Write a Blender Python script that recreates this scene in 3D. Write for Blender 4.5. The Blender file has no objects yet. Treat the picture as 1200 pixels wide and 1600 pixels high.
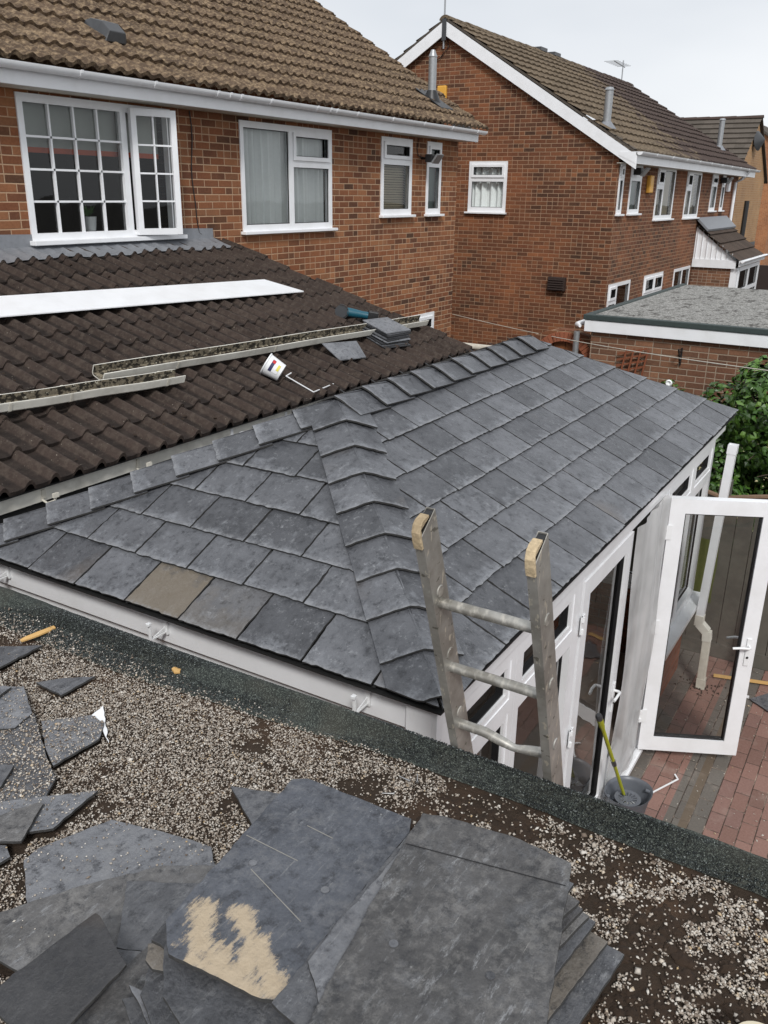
import bpy, math, random
import numpy as np
from mathutils import Vector, Matrix
R = math.radians
random.seed(7); np.random.seed(7)
S = bpy.context.scene
COL = S.collection

# ------------------------------------------------------------------ camera
CH = 4.1
YAW, PITCH, ROLL, FPX = 0.542548992, 0.353076539, 0.0152002767, 1355.97076
fwd = Vector((math.cos(YAW)*math.cos(PITCH), math.sin(YAW)*math.cos(PITCH), -math.sin(PITCH)))
rt = fwd.cross(Vector((0, 0, 1))).normalized(); up = rt.cross(fwd)
r2 = math.cos(ROLL)*rt+math.sin(ROLL)*up; u2 = -math.sin(ROLL)*rt+math.cos(ROLL)*up
cd = bpy.data.cameras.new('camera'); cam = bpy.data.objects.new('camera', cd); COL.objects.link(cam)
cam.matrix_world = Matrix(((r2.x, u2.x, -fwd.x, 0), (r2.y, u2.y, -fwd.y, 0), (r2.z, u2.z, -fwd.z, CH), (0, 0, 0, 1)))
cd.sensor_fit = 'VERTICAL'; cd.sensor_height = 36; cd.lens = FPX/1600*36
cd.clip_start = .05; cd.clip_end = 1000
S.camera = cam
# ------------------------------------------------------------------ world, sun, exposure
SUN_EL, SUN_AZ = R(42), R(-146)          # azimuth measured from +X towards +Y
W = bpy.data.worlds.new('World'); S.world = W; W.use_nodes = True
nt = W.node_tree; nt.nodes.clear()
N = nt.nodes.new; L = nt.links.new
out = N('ShaderNodeOutputWorld'); bg = N('ShaderNodeBackground'); bg.inputs[1].default_value = .1
sky = N('ShaderNodeTexSky'); sky.sky_type = 'NISHITA'; sky.sun_disc = False
sky.sun_elevation = SUN_EL; sky.sun_rotation = R(90)-SUN_AZ
hs = N('ShaderNodeHueSaturation'); hs.inputs['Saturation'].default_value = .25
tc = N('ShaderNodeTexCoord'); mp = N('ShaderNodeMapping'); mp.inputs['Scale'].default_value = (1, 1, 3)
nz = N('ShaderNodeTexNoise'); nz.inputs['Scale'].default_value = 1.6; nz.inputs['Detail'].default_value = 4
cr = N('ShaderNodeValToRGB'); cr.color_ramp.elements[0].color = (4.5, 4.75, 5.1, 1); cr.color_ramp.elements[1].color = (5.9, 6.05, 6.25, 1)
cr.color_ramp.elements[0].position = .3; cr.color_ramp.elements[1].position = .7
mx = N('ShaderNodeMix'); mx.data_type = 'RGBA'; mx.inputs[0].default_value = .88
L(sky.outputs[0], hs.inputs['Color']); L(tc.outputs['Generated'], mp.inputs[0]); L(mp.outputs[0], nz.inputs['Vector'])
L(nz.outputs[0], cr.inputs[0]); L(hs.outputs[0], mx.inputs[6]); L(cr.outputs[0], mx.inputs[7])
L(mx.outputs[2], bg.inputs[0]); L(bg.outputs[0], out.inputs[0])
sl = bpy.data.lights.new('sun', 'SUN'); sl.energy = 1.5; sl.angle = R(12); sl.color = (1, .98, .95)
so = bpy.data.objects.new('sun', sl); COL.objects.link(so)
so.rotation_euler = Vector((math.cos(SUN_EL)*math.cos(SUN_AZ), math.cos(SUN_EL)*math.sin(SUN_AZ), math.sin(SUN_EL))).to_track_quat('Z', 'Y').to_euler()
S.view_settings.view_transform = 'Standard'; S.view_settings.look = 'None'
S.view_settings.exposure = 0.66; S.view_settings.gamma = 1
S.render.engine = 'CYCLES'
S.cycles.max_bounces = 8; S.cycles.transparent_max_bounces = 16

def ray(px, py): return fwd+(px-600)/FPX*r2-(py-800)/FPX*u2
def onext(px, py, h=0.0):                # measured photo point -> place on the lean-to roof, h above its plane
    d = ray(px, py); z0 = 2.565+h*1.055; t = (z0-3.90*.335-CH)/(d.z-.335*d.y); return Vector((d.x*t, d.y*t, CH+d.z*t))
def onz(px, py, z):                      # measured photo point -> place in the world at height z
    d = ray(px, py); t = (z-CH)/d.z; return Vector((d.x*t, d.y*t, z))

# ------------------------------------------------------------------ materials
class NT:
    def __init__(s, name):
        s.m = bpy.data.materials.new(name); s.m.use_nodes = True; s.t = s.m.node_tree; s.t.nodes.clear()
        s.o = s.n('ShaderNodeOutputMaterial'); s.b = s.n('ShaderNodeBsdfPrincipled'); s.l(s.b.outputs[0], s.o.inputs[0])
    def n(s, t, **k):
        x = s.t.nodes.new(t)
        for a, v in k.items(): setattr(x, a, v)
        return x
    def l(s, a, b): s.t.links.new(a, b)
    def val(s, inp, v):
        if isinstance(v, (int, float, tuple)): inp.default_value = v
        else: s.l(v, inp)
    def math(s, op, a, b=0.0, c=None, clamp=False):
        x = s.n('ShaderNodeMath', operation=op, use_clamp=clamp); s.val(x.inputs[0], a); s.val(x.inputs[1], b)
        if c is not None: s.val(x.inputs[2], c)
        return x.outputs[0]
    def mix(s, f, a, b, blend='MIX'):
        x = s.n('ShaderNodeMix', data_type='RGBA', blend_type=blend); s.val(x.inputs[0], f)
        s.val(x.inputs[6], (*a, 1) if isinstance(a, tuple) else a); s.val(x.inputs[7], (*b, 1) if isinstance(b, tuple) else b); return x.outputs[2]
    def noise(s, scale, detail=4, rough=.55, vec=None, off=None):
        x = s.n('ShaderNodeTexNoise'); x.inputs['Scale'].default_value = scale; x.inputs['Detail'].default_value = detail; x.inputs['Roughness'].default_value = rough
        s.l(vec if vec is not None else s.pos(), x.inputs['Vector']); return x.outputs[0]
    def pos(s):
        if not hasattr(s, '_g'): s._g = s.n('ShaderNodeNewGeometry')
        return s._g.outputs['Position']
    def nrm(s): s.pos(); return s._g.outputs['Normal']
    def ramp(s, f, pts):
        x = s.n('ShaderNodeValToRGB'); e = x.color_ramp.elements
        while len(e) < len(pts): e.new(.5)
        for i, (p, c) in enumerate(pts):
            e[i].position = p; e[i].color = (*c, 1) if isinstance(c, tuple) else (c, c, c, 1)
        s.l(f, x.inputs[0]); return x.outputs[0]
    def sep(s, v): x = s.n('ShaderNodeSeparateXYZ'); s.l(v, x.inputs[0]); return x.outputs
    def comb(s, a, b, c=0.0):
        x = s.n('ShaderNodeCombineXYZ')
        for i, v in enumerate((a, b, c)): s.val(x.inputs[i], v)
        return x.outputs[0]
    def attr(s, name): x = s.n('ShaderNodeAttribute', attribute_name=name); return x
    def bump(s, h, strength=.5, dist=.01):
        x = s.n('ShaderNodeBump'); x.inputs['Strength'].default_value = strength; x.inputs['Distance'].default_value = dist
        s.l(h, x.inputs['Height']); s.l(x.outputs[0], s.b.inputs['Normal'])
    def fin(s, col, rough=.7, spec=.5):
        s.val(s.b.inputs['Base Color'], (*col, 1) if isinstance(col, tuple) else col); s.val(s.b.inputs['Roughness'], rough)
        s.b.inputs['Specular IOR Level'].default_value = spec; return s.m
    def scaled(s, sx, sy, sz):
        x = s.n('ShaderNodeMapping'); x.inputs['Scale'].default_value = (sx, sy, sz); s.l(s.pos(), x.inputs[0]); return x.outputs[0]

def plain(name, col, rough=.6, metal=0, var=.12, bump=0.15, scale=25, spec=.5, dirt=None, dirt_amt=.5):
    t = NT(name); n = t.noise(scale, 5)
    c = t.mix(n, tuple(x*(1-var) for x in col), tuple(min(1, x*(1+var)) for x in col))
    if dirt: c = t.mix(t.ramp(t.noise(4, 7, .65), [(.45, 0.), (.72, dirt_amt)]), c, dirt)
    t.b.inputs['Metallic'].default_value = metal
    if bump: t.bump(n, bump, .004)
    return t.fin(c, rough, spec)

def brick(name, cols, mortar, bw=.225, bh=.075, jt=.011, horizontal=False, stain=None, seed=0.0, mortar_soft=.004):
    t = NT(name); p = t.sep(t.pos()); nn = t.sep(t.nrm())
    if horizontal: u, v = p[0], p[1]
    else:
        ax = t.math('GREATER_THAN', t.math('ABSOLUTE', nn[0]), .7)
        u = t.math('ADD', t.math('MULTIPLY', p[1], ax), t.math('MULTIPLY', p[0], t.math('SUBTRACT', 1, ax))); v = p[2]
    wob = t.math('MULTIPLY', t.math('SUBTRACT', t.noise(3, 2), .5), .006)
    v = t.math('ADD', v, wob)
    vr = t.math('DIVIDE', v, bh); row = t.math('FLOOR', vr); fv = t.math('FRACT', vr)
    ur = t.math('ADD', t.math('DIVIDE', u, bw), t.math('ADD', t.math('MULTIPLY', t.math('MODULO', t.math('ADD', row, 1000), 2), .5), seed))
    wn0 = t.n('ShaderNodeTexWhiteNoise', noise_dimensions='2D')
    cu = t.math('FLOOR', ur); fu = t.math('FRACT', ur)
    t.l(t.comb(cu, row), wn0.inputs['Vector'])
    h1 = wn0.outputs['Value']; wc = t.sep(wn0.outputs['Color'])
    # a share of the bricks are pairs of headers
    hd = t.math('MULTIPLY', t.math('GREATER_THAN', wc[1], .72), 0.0 if horizontal else 1.0)
    fu2 = t.math('ADD', t.math('MULTIPLY', fu, t.math('SUBTRACT', 1, hd)), t.math('MULTIPLY', t.math('FRACT', t.math('MULTIPLY', fu, 2)), hd))
    half = t.math('MULTIPLY', t.math('GREATER_THAN', fu, .5), hd)
    wn = t.n('ShaderNodeTexWhiteNoise', noise_dimensions='3D'); t.l(t.comb(cu, row, half), wn.inputs['Vector'])
    du = t.math('MULTIPLY', t.math('MINIMUM', fu2, t.math('SUBTRACT', 1, fu2)), t.math('MULTIPLY', bw, t.math('SUBTRACT', 1, t.math('MULTIPLY', hd, .5))))
    dv = t.math('MULTIPLY', t.math('MINIMUM', fv, t.math('SUBTRACT', 1, fv)), bh)
    d = t.math('ADD', t.math('MINIMUM', du, dv), t.math('MULTIPLY', t.math('SUBTRACT', t.noise(90, 3), .5), .005))
    mask = t.n('ShaderNodeMapRange'); t.l(d, mask.inputs[0]); mask.inputs[1].default_value = jt/2-mortar_soft/2; mask.inputs[2].default_value = jt/2+mortar_soft/2
    m = mask.outputs[0]
    bc = t.ramp(wn.outputs['Value'], [(i/(len(cols)-1), c) for i, c in enumerate(cols)])
    bc = t.mix(t.noise(45, 5), t.mix(.40, bc, (0, 0, 0)), t.mix(.16, bc, (.6, .36, .22)))
    bc = t.mix(1.0, bc, t.ramp(t.noise(.9, 5, .6), [(.3, (.70, .66, .66)), (.7, (1.12, 1.08, 1.0))]), 'MULTIPLY')
    mc = t.mix(t.noise(6, 4), tuple(x*.75 for x in mortar), tuple(x*1.15 for x in mortar))
    c = t.mix(m, mc, bc)
    if stain:
        for sc, lo, hi, col, amt in stain: c = t.mix(t.ramp(t.noise(sc, 5), [(lo, 0.), (hi, amt)]), c, col, 'MULTIPLY' if sum(col) < 1.5 and amt > .69 else 'MIX')
    t.bump(t.math('ADD', t.math('MULTIPLY', m, 1.0), t.math('MULTIPLY', t.noise(120, 4), .35)), .7, .006)
    return t.fin(c, .88, .3)

RB = [(.048, .020, .014), (.18, .058, .027), (.31, .115, .050), (.40, .175, .080), (.24, .076, .032), (.095, .036, .022), (.34, .150, .072), (.28, .092, .038), (.14, .048, .026)]
M = {}
M['brick'] = brick('red_multi_brick', RB, (.46, .31, .20), stain=[(.7, .50, .68, (.46, .19, .08), .28)])
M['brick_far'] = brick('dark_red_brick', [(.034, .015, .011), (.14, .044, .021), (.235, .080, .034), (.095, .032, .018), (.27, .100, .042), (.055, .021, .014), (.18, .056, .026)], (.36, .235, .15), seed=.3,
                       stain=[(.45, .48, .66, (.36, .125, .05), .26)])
M['brick_garage'] = brick('garage_brown_brick', [(.10, .05, .035), (.21, .10, .06), (.28, .14, .085), (.17, .075, .045), (.24, .12, .08)], (.36, .28, .21), seed=.15)
M['brick_dwarf'] = brick('dwarf_wall_brick', [(.28, .09, .05), (.36, .13, .08), (.40, .16, .10), (.30, .10, .06)], (.25, .17, .13), seed=.4)
M['brick_tan'] = brick('tan_brick', [(.42, .25, .12), (.5, .31, .16), (.46, .27, .13)], (.42, .3, .19))
M['brick_orange'] = brick('orange_brick', [(.42, .17, .07), (.5, .22, .1), (.36, .14, .06)], (.42, .26, .16))
M['arch'] = plain('orange_arch_brick', (.27, .09, .045), .9, var=.35, scale=14, bump=.5)

# paving: red blocks with grey border courses and a drain channel
def paving():
    t = NT('block_paving'); p = t.sep(t.pos())
    bw, bh = .21, .105
    vr = t.math('DIVIDE', t.math('SUBTRACT', p[1], .60), bh); row = t.math('FLOOR', vr); fv = t.math('FRACT', vr)
    ur = t.math('ADD', t.math('DIVIDE', p[0], bw), t.math('MULTIPLY', t.math('MODULO', t.math('ADD', row, 1000), 2), .5))
    cu = t.math('FLOOR', ur); fu = t.math('FRACT', ur)
    wn = t.n('ShaderNodeTexWhiteNoise', noise_dimensions='2D'); t.l(t.comb(cu, row), wn.inputs['Vector'])
    du = t.math('MULTIPLY', t.math('MINIMUM', fu, t.math('SUBTRACT', 1, fu)), bw); dv = t.math('MULTIPLY', t.math('MINIMUM', fv, t.math('SUBTRACT', 1, fv)), bh)
    d = t.math('ADD', t.math('MINIMUM', du, dv), t.math('MULTIPLY', t.math('SUBTRACT', t.noise(70, 3), .5), .006))
    mk = t.n('ShaderNodeMapRange'); t.l(d, mk.inputs[0]); mk.inputs[1].default_value = .001; mk.inputs[2].default_value = .0045
    red = t.ramp(wn.outputs[0], [(0, (.17, .075, .058)), (.35, (.25, .115, .09)), (.7, (.3, .15, .12)), (1, (.21, .10, .085))])
    grey = t.ramp(wn.outputs[0], [(0, (.085, .082, .075)), (.5, (.125, .12, .108)), (1, (.10, .095, .085))])
    y = p[1]
    def band(a, b): return t.math('MULTIPLY', t.math('GREATER_THAN', y, a), t.math('LESS_THAN', y, b))
    g = t.math('MAXIMUM', t.math('MAXIMUM', band(.60, .705), band(.765, .865)), band(1.125, 1.6))
    c = t.mix(g, red, grey)
    c = t.mix(t.noise(60, 6, .7), t.mix(.35, c, (0, 0, 0)), t.mix(.22, c, (.6, .5, .42)))
    jc = t.mix(t.ramp(t.noise(5, 6, .7), [(.5, 0.), (.62, 1.)]), (.05, .035, .026), (.42, .33, .26))
    c = t.mix(mk.outputs[0], jc, c)
    c = t.mix(band(.705, .765), c, t.mix(t.noise(12, 4), (.11, .085, .06), (.17, .13, .095)))
    c = t.mix(t.ramp(t.noise(3, 6, .6), [(.56, 0.), (.74, .45)]), c, (.42, .35, .3))
    t.bump(t.math('ADD', mk.outputs[0], t.math('MULTIPLY', t.noise(90, 4), .3)), .7, .006)
    return t.fin(c, t.mix(t.noise(2, 3), (.5,)*3, (.85,)*3), .4)
M['paving'] = paving()

def slate(name, bloom=.8,  lo=(.045, .048, .056), hi=(.125, .130, .142), dusty=0, objrand=False, rough=.42, scuff=.45):
    t = NT(name)
    if objrand:
        oi = t.n('ShaderNodeObjectInfo'); rv = oi.outputs['Random']
    else: rv0 = t.attr('rnd').outputs['Fac']; rv = t.math('FRACT', rv0)
    v = t.n('ShaderNodeVectorMath', operation='ADD'); t.l(t.pos(), v.inputs[0]); t.l(t.comb(t.math('MULTIPLY', rv, 37.0), t.math('MULTIPLY', rv, 91.0), rv), v.inputs[1]); P = v.outputs[0]
    n1 = t.noise(6, 6, .6, P); n2 = t.noise(42, 8, .72, P)
    c = t.mix(t.ramp(t.math('ADD', t.math('MULTIPLY', n1, .5), t.math('MULTIPLY', n2, .5)), [(.3, 0.), (.7, 1.)]), lo, hi)
    c = t.mix(t.ramp(n1, [(.35, 0.), (.7, 1.)]), c, t.mix(.5, c, hi))
    br = t.math('ADD', t.math('MULTIPLY', rv, .95 if objrand else .62), .56 if objrand else .70)
    c = t.mix(1.0, c, t.comb(br, br, t.math('ADD', br, .02)), 'MULTIPLY')
    if bloom:
        if not objrand:
            a = t.attr('org'); sb = t.n('ShaderNodeVectorMath', operation='SUBTRACT'); t.l(t.pos(), sb.inputs[0]); t.l(a.outputs['Vector'], sb.inputs[1])
            dt = t.n('ShaderNodeVectorMath', operation='DOT_PRODUCT'); t.l(sb.outputs[0], dt.inputs[0]); t.l(t.attr('dir').outputs['Vector'], dt.inputs[1])
            e = t.n('ShaderNodeMapRange'); t.l(dt.outputs['Value'], e.inputs[0]); e.inputs[1].default_value = .0; e.inputs[2].default_value = .11; e.inputs[3].default_value = .17; e.inputs[4].default_value = 0
            thr = e.outputs[0]
        else: thr = 0.05
        nb = t.noise(13, 8, .72, P)
        mm = t.ramp(t.math('ADD', nb, thr), [(.585, 0.), (.86, bloom)])
        c = t.mix(mm, c, (.25, .262, .285))
        sp = t.ramp(t.noise(75, 4, .7, P), [(.66, 0.), (.72, .8)])
        sp = t.math('MULTIPLY', sp, t.ramp(t.noise(5, 3, .5, P), [(.52, 0.), (.62, 1.)]))
        c = t.mix(sp, c, (.55, .55, .55))
    if dusty:
        c = t.mix(t.ramp(t.math('ADD', t.math('MULTIPLY', t.noise(9, 8, .75, P), .45), t.math('MULTIPLY', t.noise(48, 6, .75, P), .55)), [(.5, 0.), (.72, dusty)]), c, (.30, .29, .275))
        # long scratches and nail marks
        mpn = t.n('ShaderNodeMapping'); mpn.inputs['Scale'].default_value = (7, 110, 20); mpn.inputs['Rotation'].default_value = (0, 0, -.12); t.l(P, mpn.inputs[0])
        c = t.mix(t.ramp(t.noise(1.0, 4, .7, mpn.outputs[0]), [(.655, 0.), (.72, dusty*.9)]), c, (.36, .35, .335))
        vn = t.n('ShaderNodeTexVoronoi', feature='DISTANCE_TO_EDGE'); vn.inputs['Scale'].default_value = 4; t.l(P, vn.inputs['Vector'])
    # chalky scuffs and streaks, dark weather marks
    ms = t.n('ShaderNodeMapping'); ms.inputs['Scale'].default_value = (34, 34, 34) if not objrand else (16, 55, 30); ms.inputs['Rotation'].default_value = (0, 0, .15); t.l(P, ms.inputs[0])
    pm = t.ramp(t.noise(5, 4, .6, P), [(.40, .1), (.60, 1.)])
    c = t.mix(t.math('MULTIPLY', pm, t.ramp(t.noise(1., 9, .82, ms.outputs[0]), [(.545, 0.), (.63, scuff)])), c, (.34, .35, .365))
    c = t.mix(t.ramp(t.noise(24, 9, .8, P), [(.36, .75), (.47, 0.)]), c, (.022, .023, .027))
    c = t.mix(t.ramp(t.noise(1.7, 4, .5, P), [(.66, 0.), (.74, .28)]), c, (.16, .12, .085))
    if bloom and not objrand:
        bt = t.math('MULTIPLY', t.math('GREATER_THAN', rv0, 1.5), t.ramp(t.math('SUBTRACT', t.math('ADD', t.noise(14, 6, .6, P), t.math('MULTIPLY', t.math('GREATER_THAN', rv0, 1.9), .25)), t.math('MULTIPLY', dt.outputs['Value'], 1.6)), [(.18, .25), (.42, .8)]))
        c = t.mix(t.math('MULTIPLY', bt, t.ramp(rv0, [(.0, .45), (1., .45)]) if False else t.math('ADD', t.math('MULTIPLY', t.math('GREATER_THAN', rv0, 1.9), .5), .35)), c, (.19, .155, .11))
        el = t.n('ShaderNodeMapRange'); t.l(dt.outputs['Value'], el.inputs[0]); el.inputs[1].default_value = .0; el.inputs[2].default_value = .022; el.inputs[3].default_value = .75; el.inputs[4].default_value = 0
        c = t.mix(t.math('MULTIPLY', el.outputs[0], t.ramp(t.noise(45, 5, .7, P), [(.4, 0.), (.6, 1.)])), c, (.27, .275, .285))
    t.bump(t.math('ADD', t.math('MULTIPLY', t.noise(20, 8, .72, P), 1.0), t.math('MULTIPLY', t.noise(150, 3, .5, P), .2)), .75, .009)
    rr = t.mix(n2, (rough,)*3, (rough+.25,)*3)
    return t.fin(c, rr, .55)
M['slate'] = slate('roof_slate', .75, (.040, .042, .047), (.120, .124, .133), rough=.30, scuff=.50)
M['slate_pile'] = slate('loose_slate', .35, (.058, .060, .066), (.155, .160, .17), .40, True, .34)
M['slate_edge'] = plain('dirty_shaded_slate_edge', (.040, .039, .038), .85, var=.5, bump=.8, scale=120)  # edge dirt, kept near black to draw the shadow between courses and layers
M['slate_dark'] = slate('wet_dark_slate', .0, (.010, .010, .011), (.034, .034, .036), .05, True, .36, .06)
M['slate_mid'] = slate('dark_grey_slate', .2, (.034, .035, .038), (.085, .088, .095), .25, True, .36)
M['slate_brown'] = slate('brownish_slate', .2, (.06, .052, .042), (.15, .132, .11), .3, True, .45)
M['slate_worn'] = slate('weathered_slate', .4, (.056, .055, .054), (.155, .151, .147), .55, True, .42, .55)

def stained():
    m = slate('plaster_smeared_slate', .3, (.05, .055, .066), (.12, .13, .15), .35, True)
    t = m.node_tree; b = [n for n in t.nodes if n.type == 'BSDF_PRINCIPLED'][0]
    src = b.inputs['Base Color'].links[0].from_socket
    q = NT.__new__(NT); q.m = m; q.t = t; q.b = b
    best = None
    st = q.n('ShaderNodeMapping'); st.inputs['Rotation'].default_value = (0, 0, R(38)); st.inputs['Scale'].default_value = (8, 60, 9); q.l(q.pos(), st.inputs[0])
    for (ax, ay, bx, by, rad) in ((318, 1420, 312, 1470, .030), (312, 1470, 395, 1560, .036), (375, 1425, 392, 1475, .024), (395, 1480, 380, 1520, .030), (402, 1470, 430, 1550, .026), (375, 1530, 300, 1500, .02)):
        A, B = onz(ax, ay, 2.68), onz(bx, by, 2.68); d = B-A; L2 = d.x*d.x+d.y*d.y; p = q.sep(q.pos())
        px_, py_ = q.math('SUBTRACT', p[0], A.x), q.math('SUBTRACT', p[1], A.y)
        h = q.math('DIVIDE', q.math('ADD', q.math('MULTIPLY', px_, d.x), q.math('MULTIPLY', py_, d.y)), L2, clamp=True)
        ex, ey = q.math('SUBTRACT', px_, q.math('MULTIPLY', h, d.x)), q.math('SUBTRACT', py_, q.math('MULTIPLY', h, d.y))
        dd = q.math('DIVIDE', q.math('SQRT', q.math('ADD', q.math('MULTIPLY', ex, ex), q.math('MULTIPLY', ey, ey))), rad)
        best = dd if best is None else q.math('MINIMUM', best, dd)
    f = q.math('SUBTRACT', q.math('ADD', q.math('MULTIPLY', q.noise(1.0, 9, .8, st.outputs[0]), 1.7), q.math('MULTIPLY', q.noise(26, 9, .85), 1.3)), q.math('MULTIPLY', best, .40))
    mk = q.ramp(q.math('MULTIPLY', f, .5), [(.545, 0.), (.585, .55), (.67, .88)])
    q.l(q.mix(mk, src, q.mix(q.noise(40, 4), (.40, .31, .205), (.56, .455, .32))), b.inputs['Base Color'])
    return m
M['slate_stain'] = stained()

def tiles(name, base, hi, lichen, amt, spots=None, seamz=None, lic_scale=22, pan=False):
    t = NT(name); rv = t.attr('rnd').outputs['Fac']
    n1 = t.noise(9, 6, .6); n2 = t.noise(70, 5, .65)
    c = t.mix(t.math('ADD', t.math('MULTIPLY', n1, .5), t.math('MULTIPLY', n2, .5)), base, hi)
    br = t.math('ADD', t.math('MULTIPLY', rv, .35), .82); c = t.mix(1., c, t.comb(br, br, br), 'MULTIPLY')
    f = t.noise(lic_scale, 8, .72)
    c = t.mix(t.ramp(f, [(.46, 0.), (.66, amt)]), c, lichen)
    c = t.mix(t.ramp(t.noise(lic_scale*1.7, 6, .7), [(.60, 0.), (.70, amt*.8)]), c, (.03, .024, .018))
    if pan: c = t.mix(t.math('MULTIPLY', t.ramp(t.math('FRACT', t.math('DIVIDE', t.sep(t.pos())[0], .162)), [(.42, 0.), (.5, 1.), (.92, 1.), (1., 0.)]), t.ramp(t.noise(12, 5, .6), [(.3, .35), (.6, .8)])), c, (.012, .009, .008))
    if spots: c = t.mix(t.ramp(t.noise(85, 2, .5), [(.72, 0.), (.76, .9)]), c, spots)
    if seamz: c = t.mix(t.ramp(t.math('ADD', t.math('MULTIPLY', t.math('SUBTRACT', t.noise(2, 4), .5), 3.0), t.math('ADD', t.math('MULTIPLY', t.math('SUBTRACT', t.sep(t.pos())[0], 20.5), .25), t.math('MULTIPLY', t.math('SUBTRACT', t.sep(t.pos())[1], 5), -.22))), [(.0, 0.), (.35, 1.)]), c, seamz)
    t.bump(t.math('ADD', f, n2), .6, .008)
    return t.fin(c, .92, .25)
M['tile_main'] = tiles('lichened_concrete_tile', (.040, .026, .018), (.135, .092, .060), (.31, .225, .14), .95, (.46, .37, .26), None, 20)
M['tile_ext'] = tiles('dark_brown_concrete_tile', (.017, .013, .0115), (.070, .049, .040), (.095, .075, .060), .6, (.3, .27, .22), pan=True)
M['tile_far'] = tiles('neighbour_concrete_tile', (.065, .047, .032), (.16, .12, .08), (.27, .21, .14), .75, None, (.065, .045, .038))
M['tile_far2'] = tiles('grey_brown_flat_tile', (.07, .06, .05), (.12, .10, .085), (.16, .14, .11), .4)
M['tile_porch'] = tiles('porch_brown_tile', (.05, .035, .028), (.09, .065, .05), (.10, .08, .06), .3)
M['upvc'] = plain('white_upvc', (.84, .85, .87), .28, var=.03, bump=.02, scale=6, dirt=(.55, .54, .52), dirt_amt=.25)
M['upvc_old'] = plain('aged_cream_upvc', (.66, .63, .55), .45, var=.08, bump=.1, dirt=(.30, .27, .21), dirt_amt=.6)
M['gasket'] = plain('black_gasket', (.012, .012, .013), .5)
M['black_rubber'] = plain('black_roof_rubber', (.014, .014, .014), .6, bump=.3)
M['fascia_dirty'] = plain('dirty_cream_fascia', (.74, .72, .65), .5, bump=.1, dirt=(.32, .29, .24), dirt_amt=.5)
M['lead'] = plain('grey_lead_flashing', (.24, .25, .27), .5, metal=.3, var=.25, bump=.4, scale=18)
M['galv'] = plain('grey_flue_metal', (.36, .37, .38), .42, metal=.6, var=.2)
M['yellow'] = plain('yellow_alarm_plastic', (.72, .38, .06), .45, var=.05)
M['black'] = plain('black_plastic', (.015, .015, .016), .4)
M['timber_fence'] = plain('weathered_grey_timber', (.115, .108, .09), .85, var=.3, scale=9, bump=.5, dirt=(.05, .045, .04))
M['timber_brown'] = plain('brown_fence_capping', (.22, .14, .09), .8, var=.25)
M['trellis'] = plain('red_brown_trellis_wood', (.21, .065, .028), .8, var=.25)
M['door_wood'] = plain('orange_brown_door_wood', (.23, .085, .03), .55, var=.3)
M['wood_new'] = plain('fresh_split_wood', (.62, .38, .14), .75, var=.2)
M['alu'] = plain('worn_ladder_aluminium', (.46, .45, .42), .46, metal=.6, var=.35, bump=.25, scale=14, dirt=(.12, .10, .07), dirt_amt=.85)
M['alu_dark'] = plain('grimy_ladder_aluminium', (.40, .385, .355), .45, metal=.5, var=.4, bump=.3, scale=14, dirt=(.10, .085, .06), dirt_amt=.7)
def splat(m, col=(.62, .56, .44), lo=.62, hi=.66, amt=.85, scale=16, str_=(14, 14, 4)):
    t = m.node_tree; q = NT.__new__(NT); q.m = m; q.t = t; q.b = [n for n in t.nodes if n.type == 'BSDF_PRINCIPLED'][0]
    src = q.b.inputs['Base Color'].links[0].from_socket; v = q.scaled(*str_)
    mk = q.ramp(q.noise(1., 6, .6, v), [(lo, 0.), (hi, amt)])
    q.l(q.mix(mk, src, col), q.b.inputs['Base Color'])
    q.l(q.math('MULTIPLY', q.math('SUBTRACT', 1, mk), q.b.inputs['Metallic'].default_value), q.b.inputs['Metallic'])
splat(M['alu_dark'], (.62, .57, .47), .60, .625, .8, str_=(55, 55, 18)); splat(M['alu_dark'], (.05, .045, .03), .63, .66, .8, str_=(30, 30, 40)); splat(M['alu'], (.70, .66, .58), .50, .70, .45, str_=(30, 60, 30))
M['cap_tan'] = plain('worn_tan_end_cap', (.56, .44, .28), .8, var=.5, scale=90, bump=.9, dirt=(.12, .08, .04), dirt_amt=.8)
M['white_plastic'] = plain('white_plastic', (.80, .81, .82), .35, var=.03, bump=.02)
M['grey_plastic'] = plain('blue_grey_bucket_plastic', (.115, .125, .145), .4, var=.12)
M['lime'] = plain('lime_green_plastic', (.40, .42, .015), .4, var=.08)
M['lime_sheet'] = plain('lime_green_sheeting', (.085, .10, .022), .6, var=.2)
M['red_level'] = plain('red_painted_metal', (.55, .02, .015), .35, var=.1, dirt=(.35, .3, .28), dirt_amt=.5)
M['teal'] = plain('teal_tool_plastic', (.01, .085, .125), .4)
M['orange'] = plain('orange_plastic', (.75, .25, .03), .5)
M['steel'] = plain('tool_steel', (.5, .5, .5), .35, metal=.9)
M['curtain'] = plain('white_net_curtain', (.86, .88, .88), .9, var=.06)
M['blind'] = plain('grey_roller_blind', (.34, .36, .34), .8, var=.03)
M['beige'] = plain('beige_slat_blind', (.55, .47, .34), .8)
M['frost'] = plain('frosted_glass_film', (.16, .21, .20), .35, var=.2, scale=4)
M['orangered'] = plain('orange_red_trim', (.45, .07, .02), .6)
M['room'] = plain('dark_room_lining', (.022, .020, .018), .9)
M['wallpaint'] = plain('interior_plaster', (.66, .63, .58), .9)
M['innerfloor'] = plain('brown_interior_floor', (.36, .29, .25), .5, var=.3, scale=3)
M['skin_leaf'] = plain('pot_plant_green', (.05, .13, .03), .6)
M['cream'] = plain('cream_plastic', (.62, .56, .42), .5)
M['navy'] = plain('navy_label_ink', (.03, .03, .09), .5); M['redink'] = plain('red_label_ink', (.55, .03, .03), .5); M['yellowink'] = plain('yellow_label_ink', (.7, .62, .1), .5)
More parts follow.
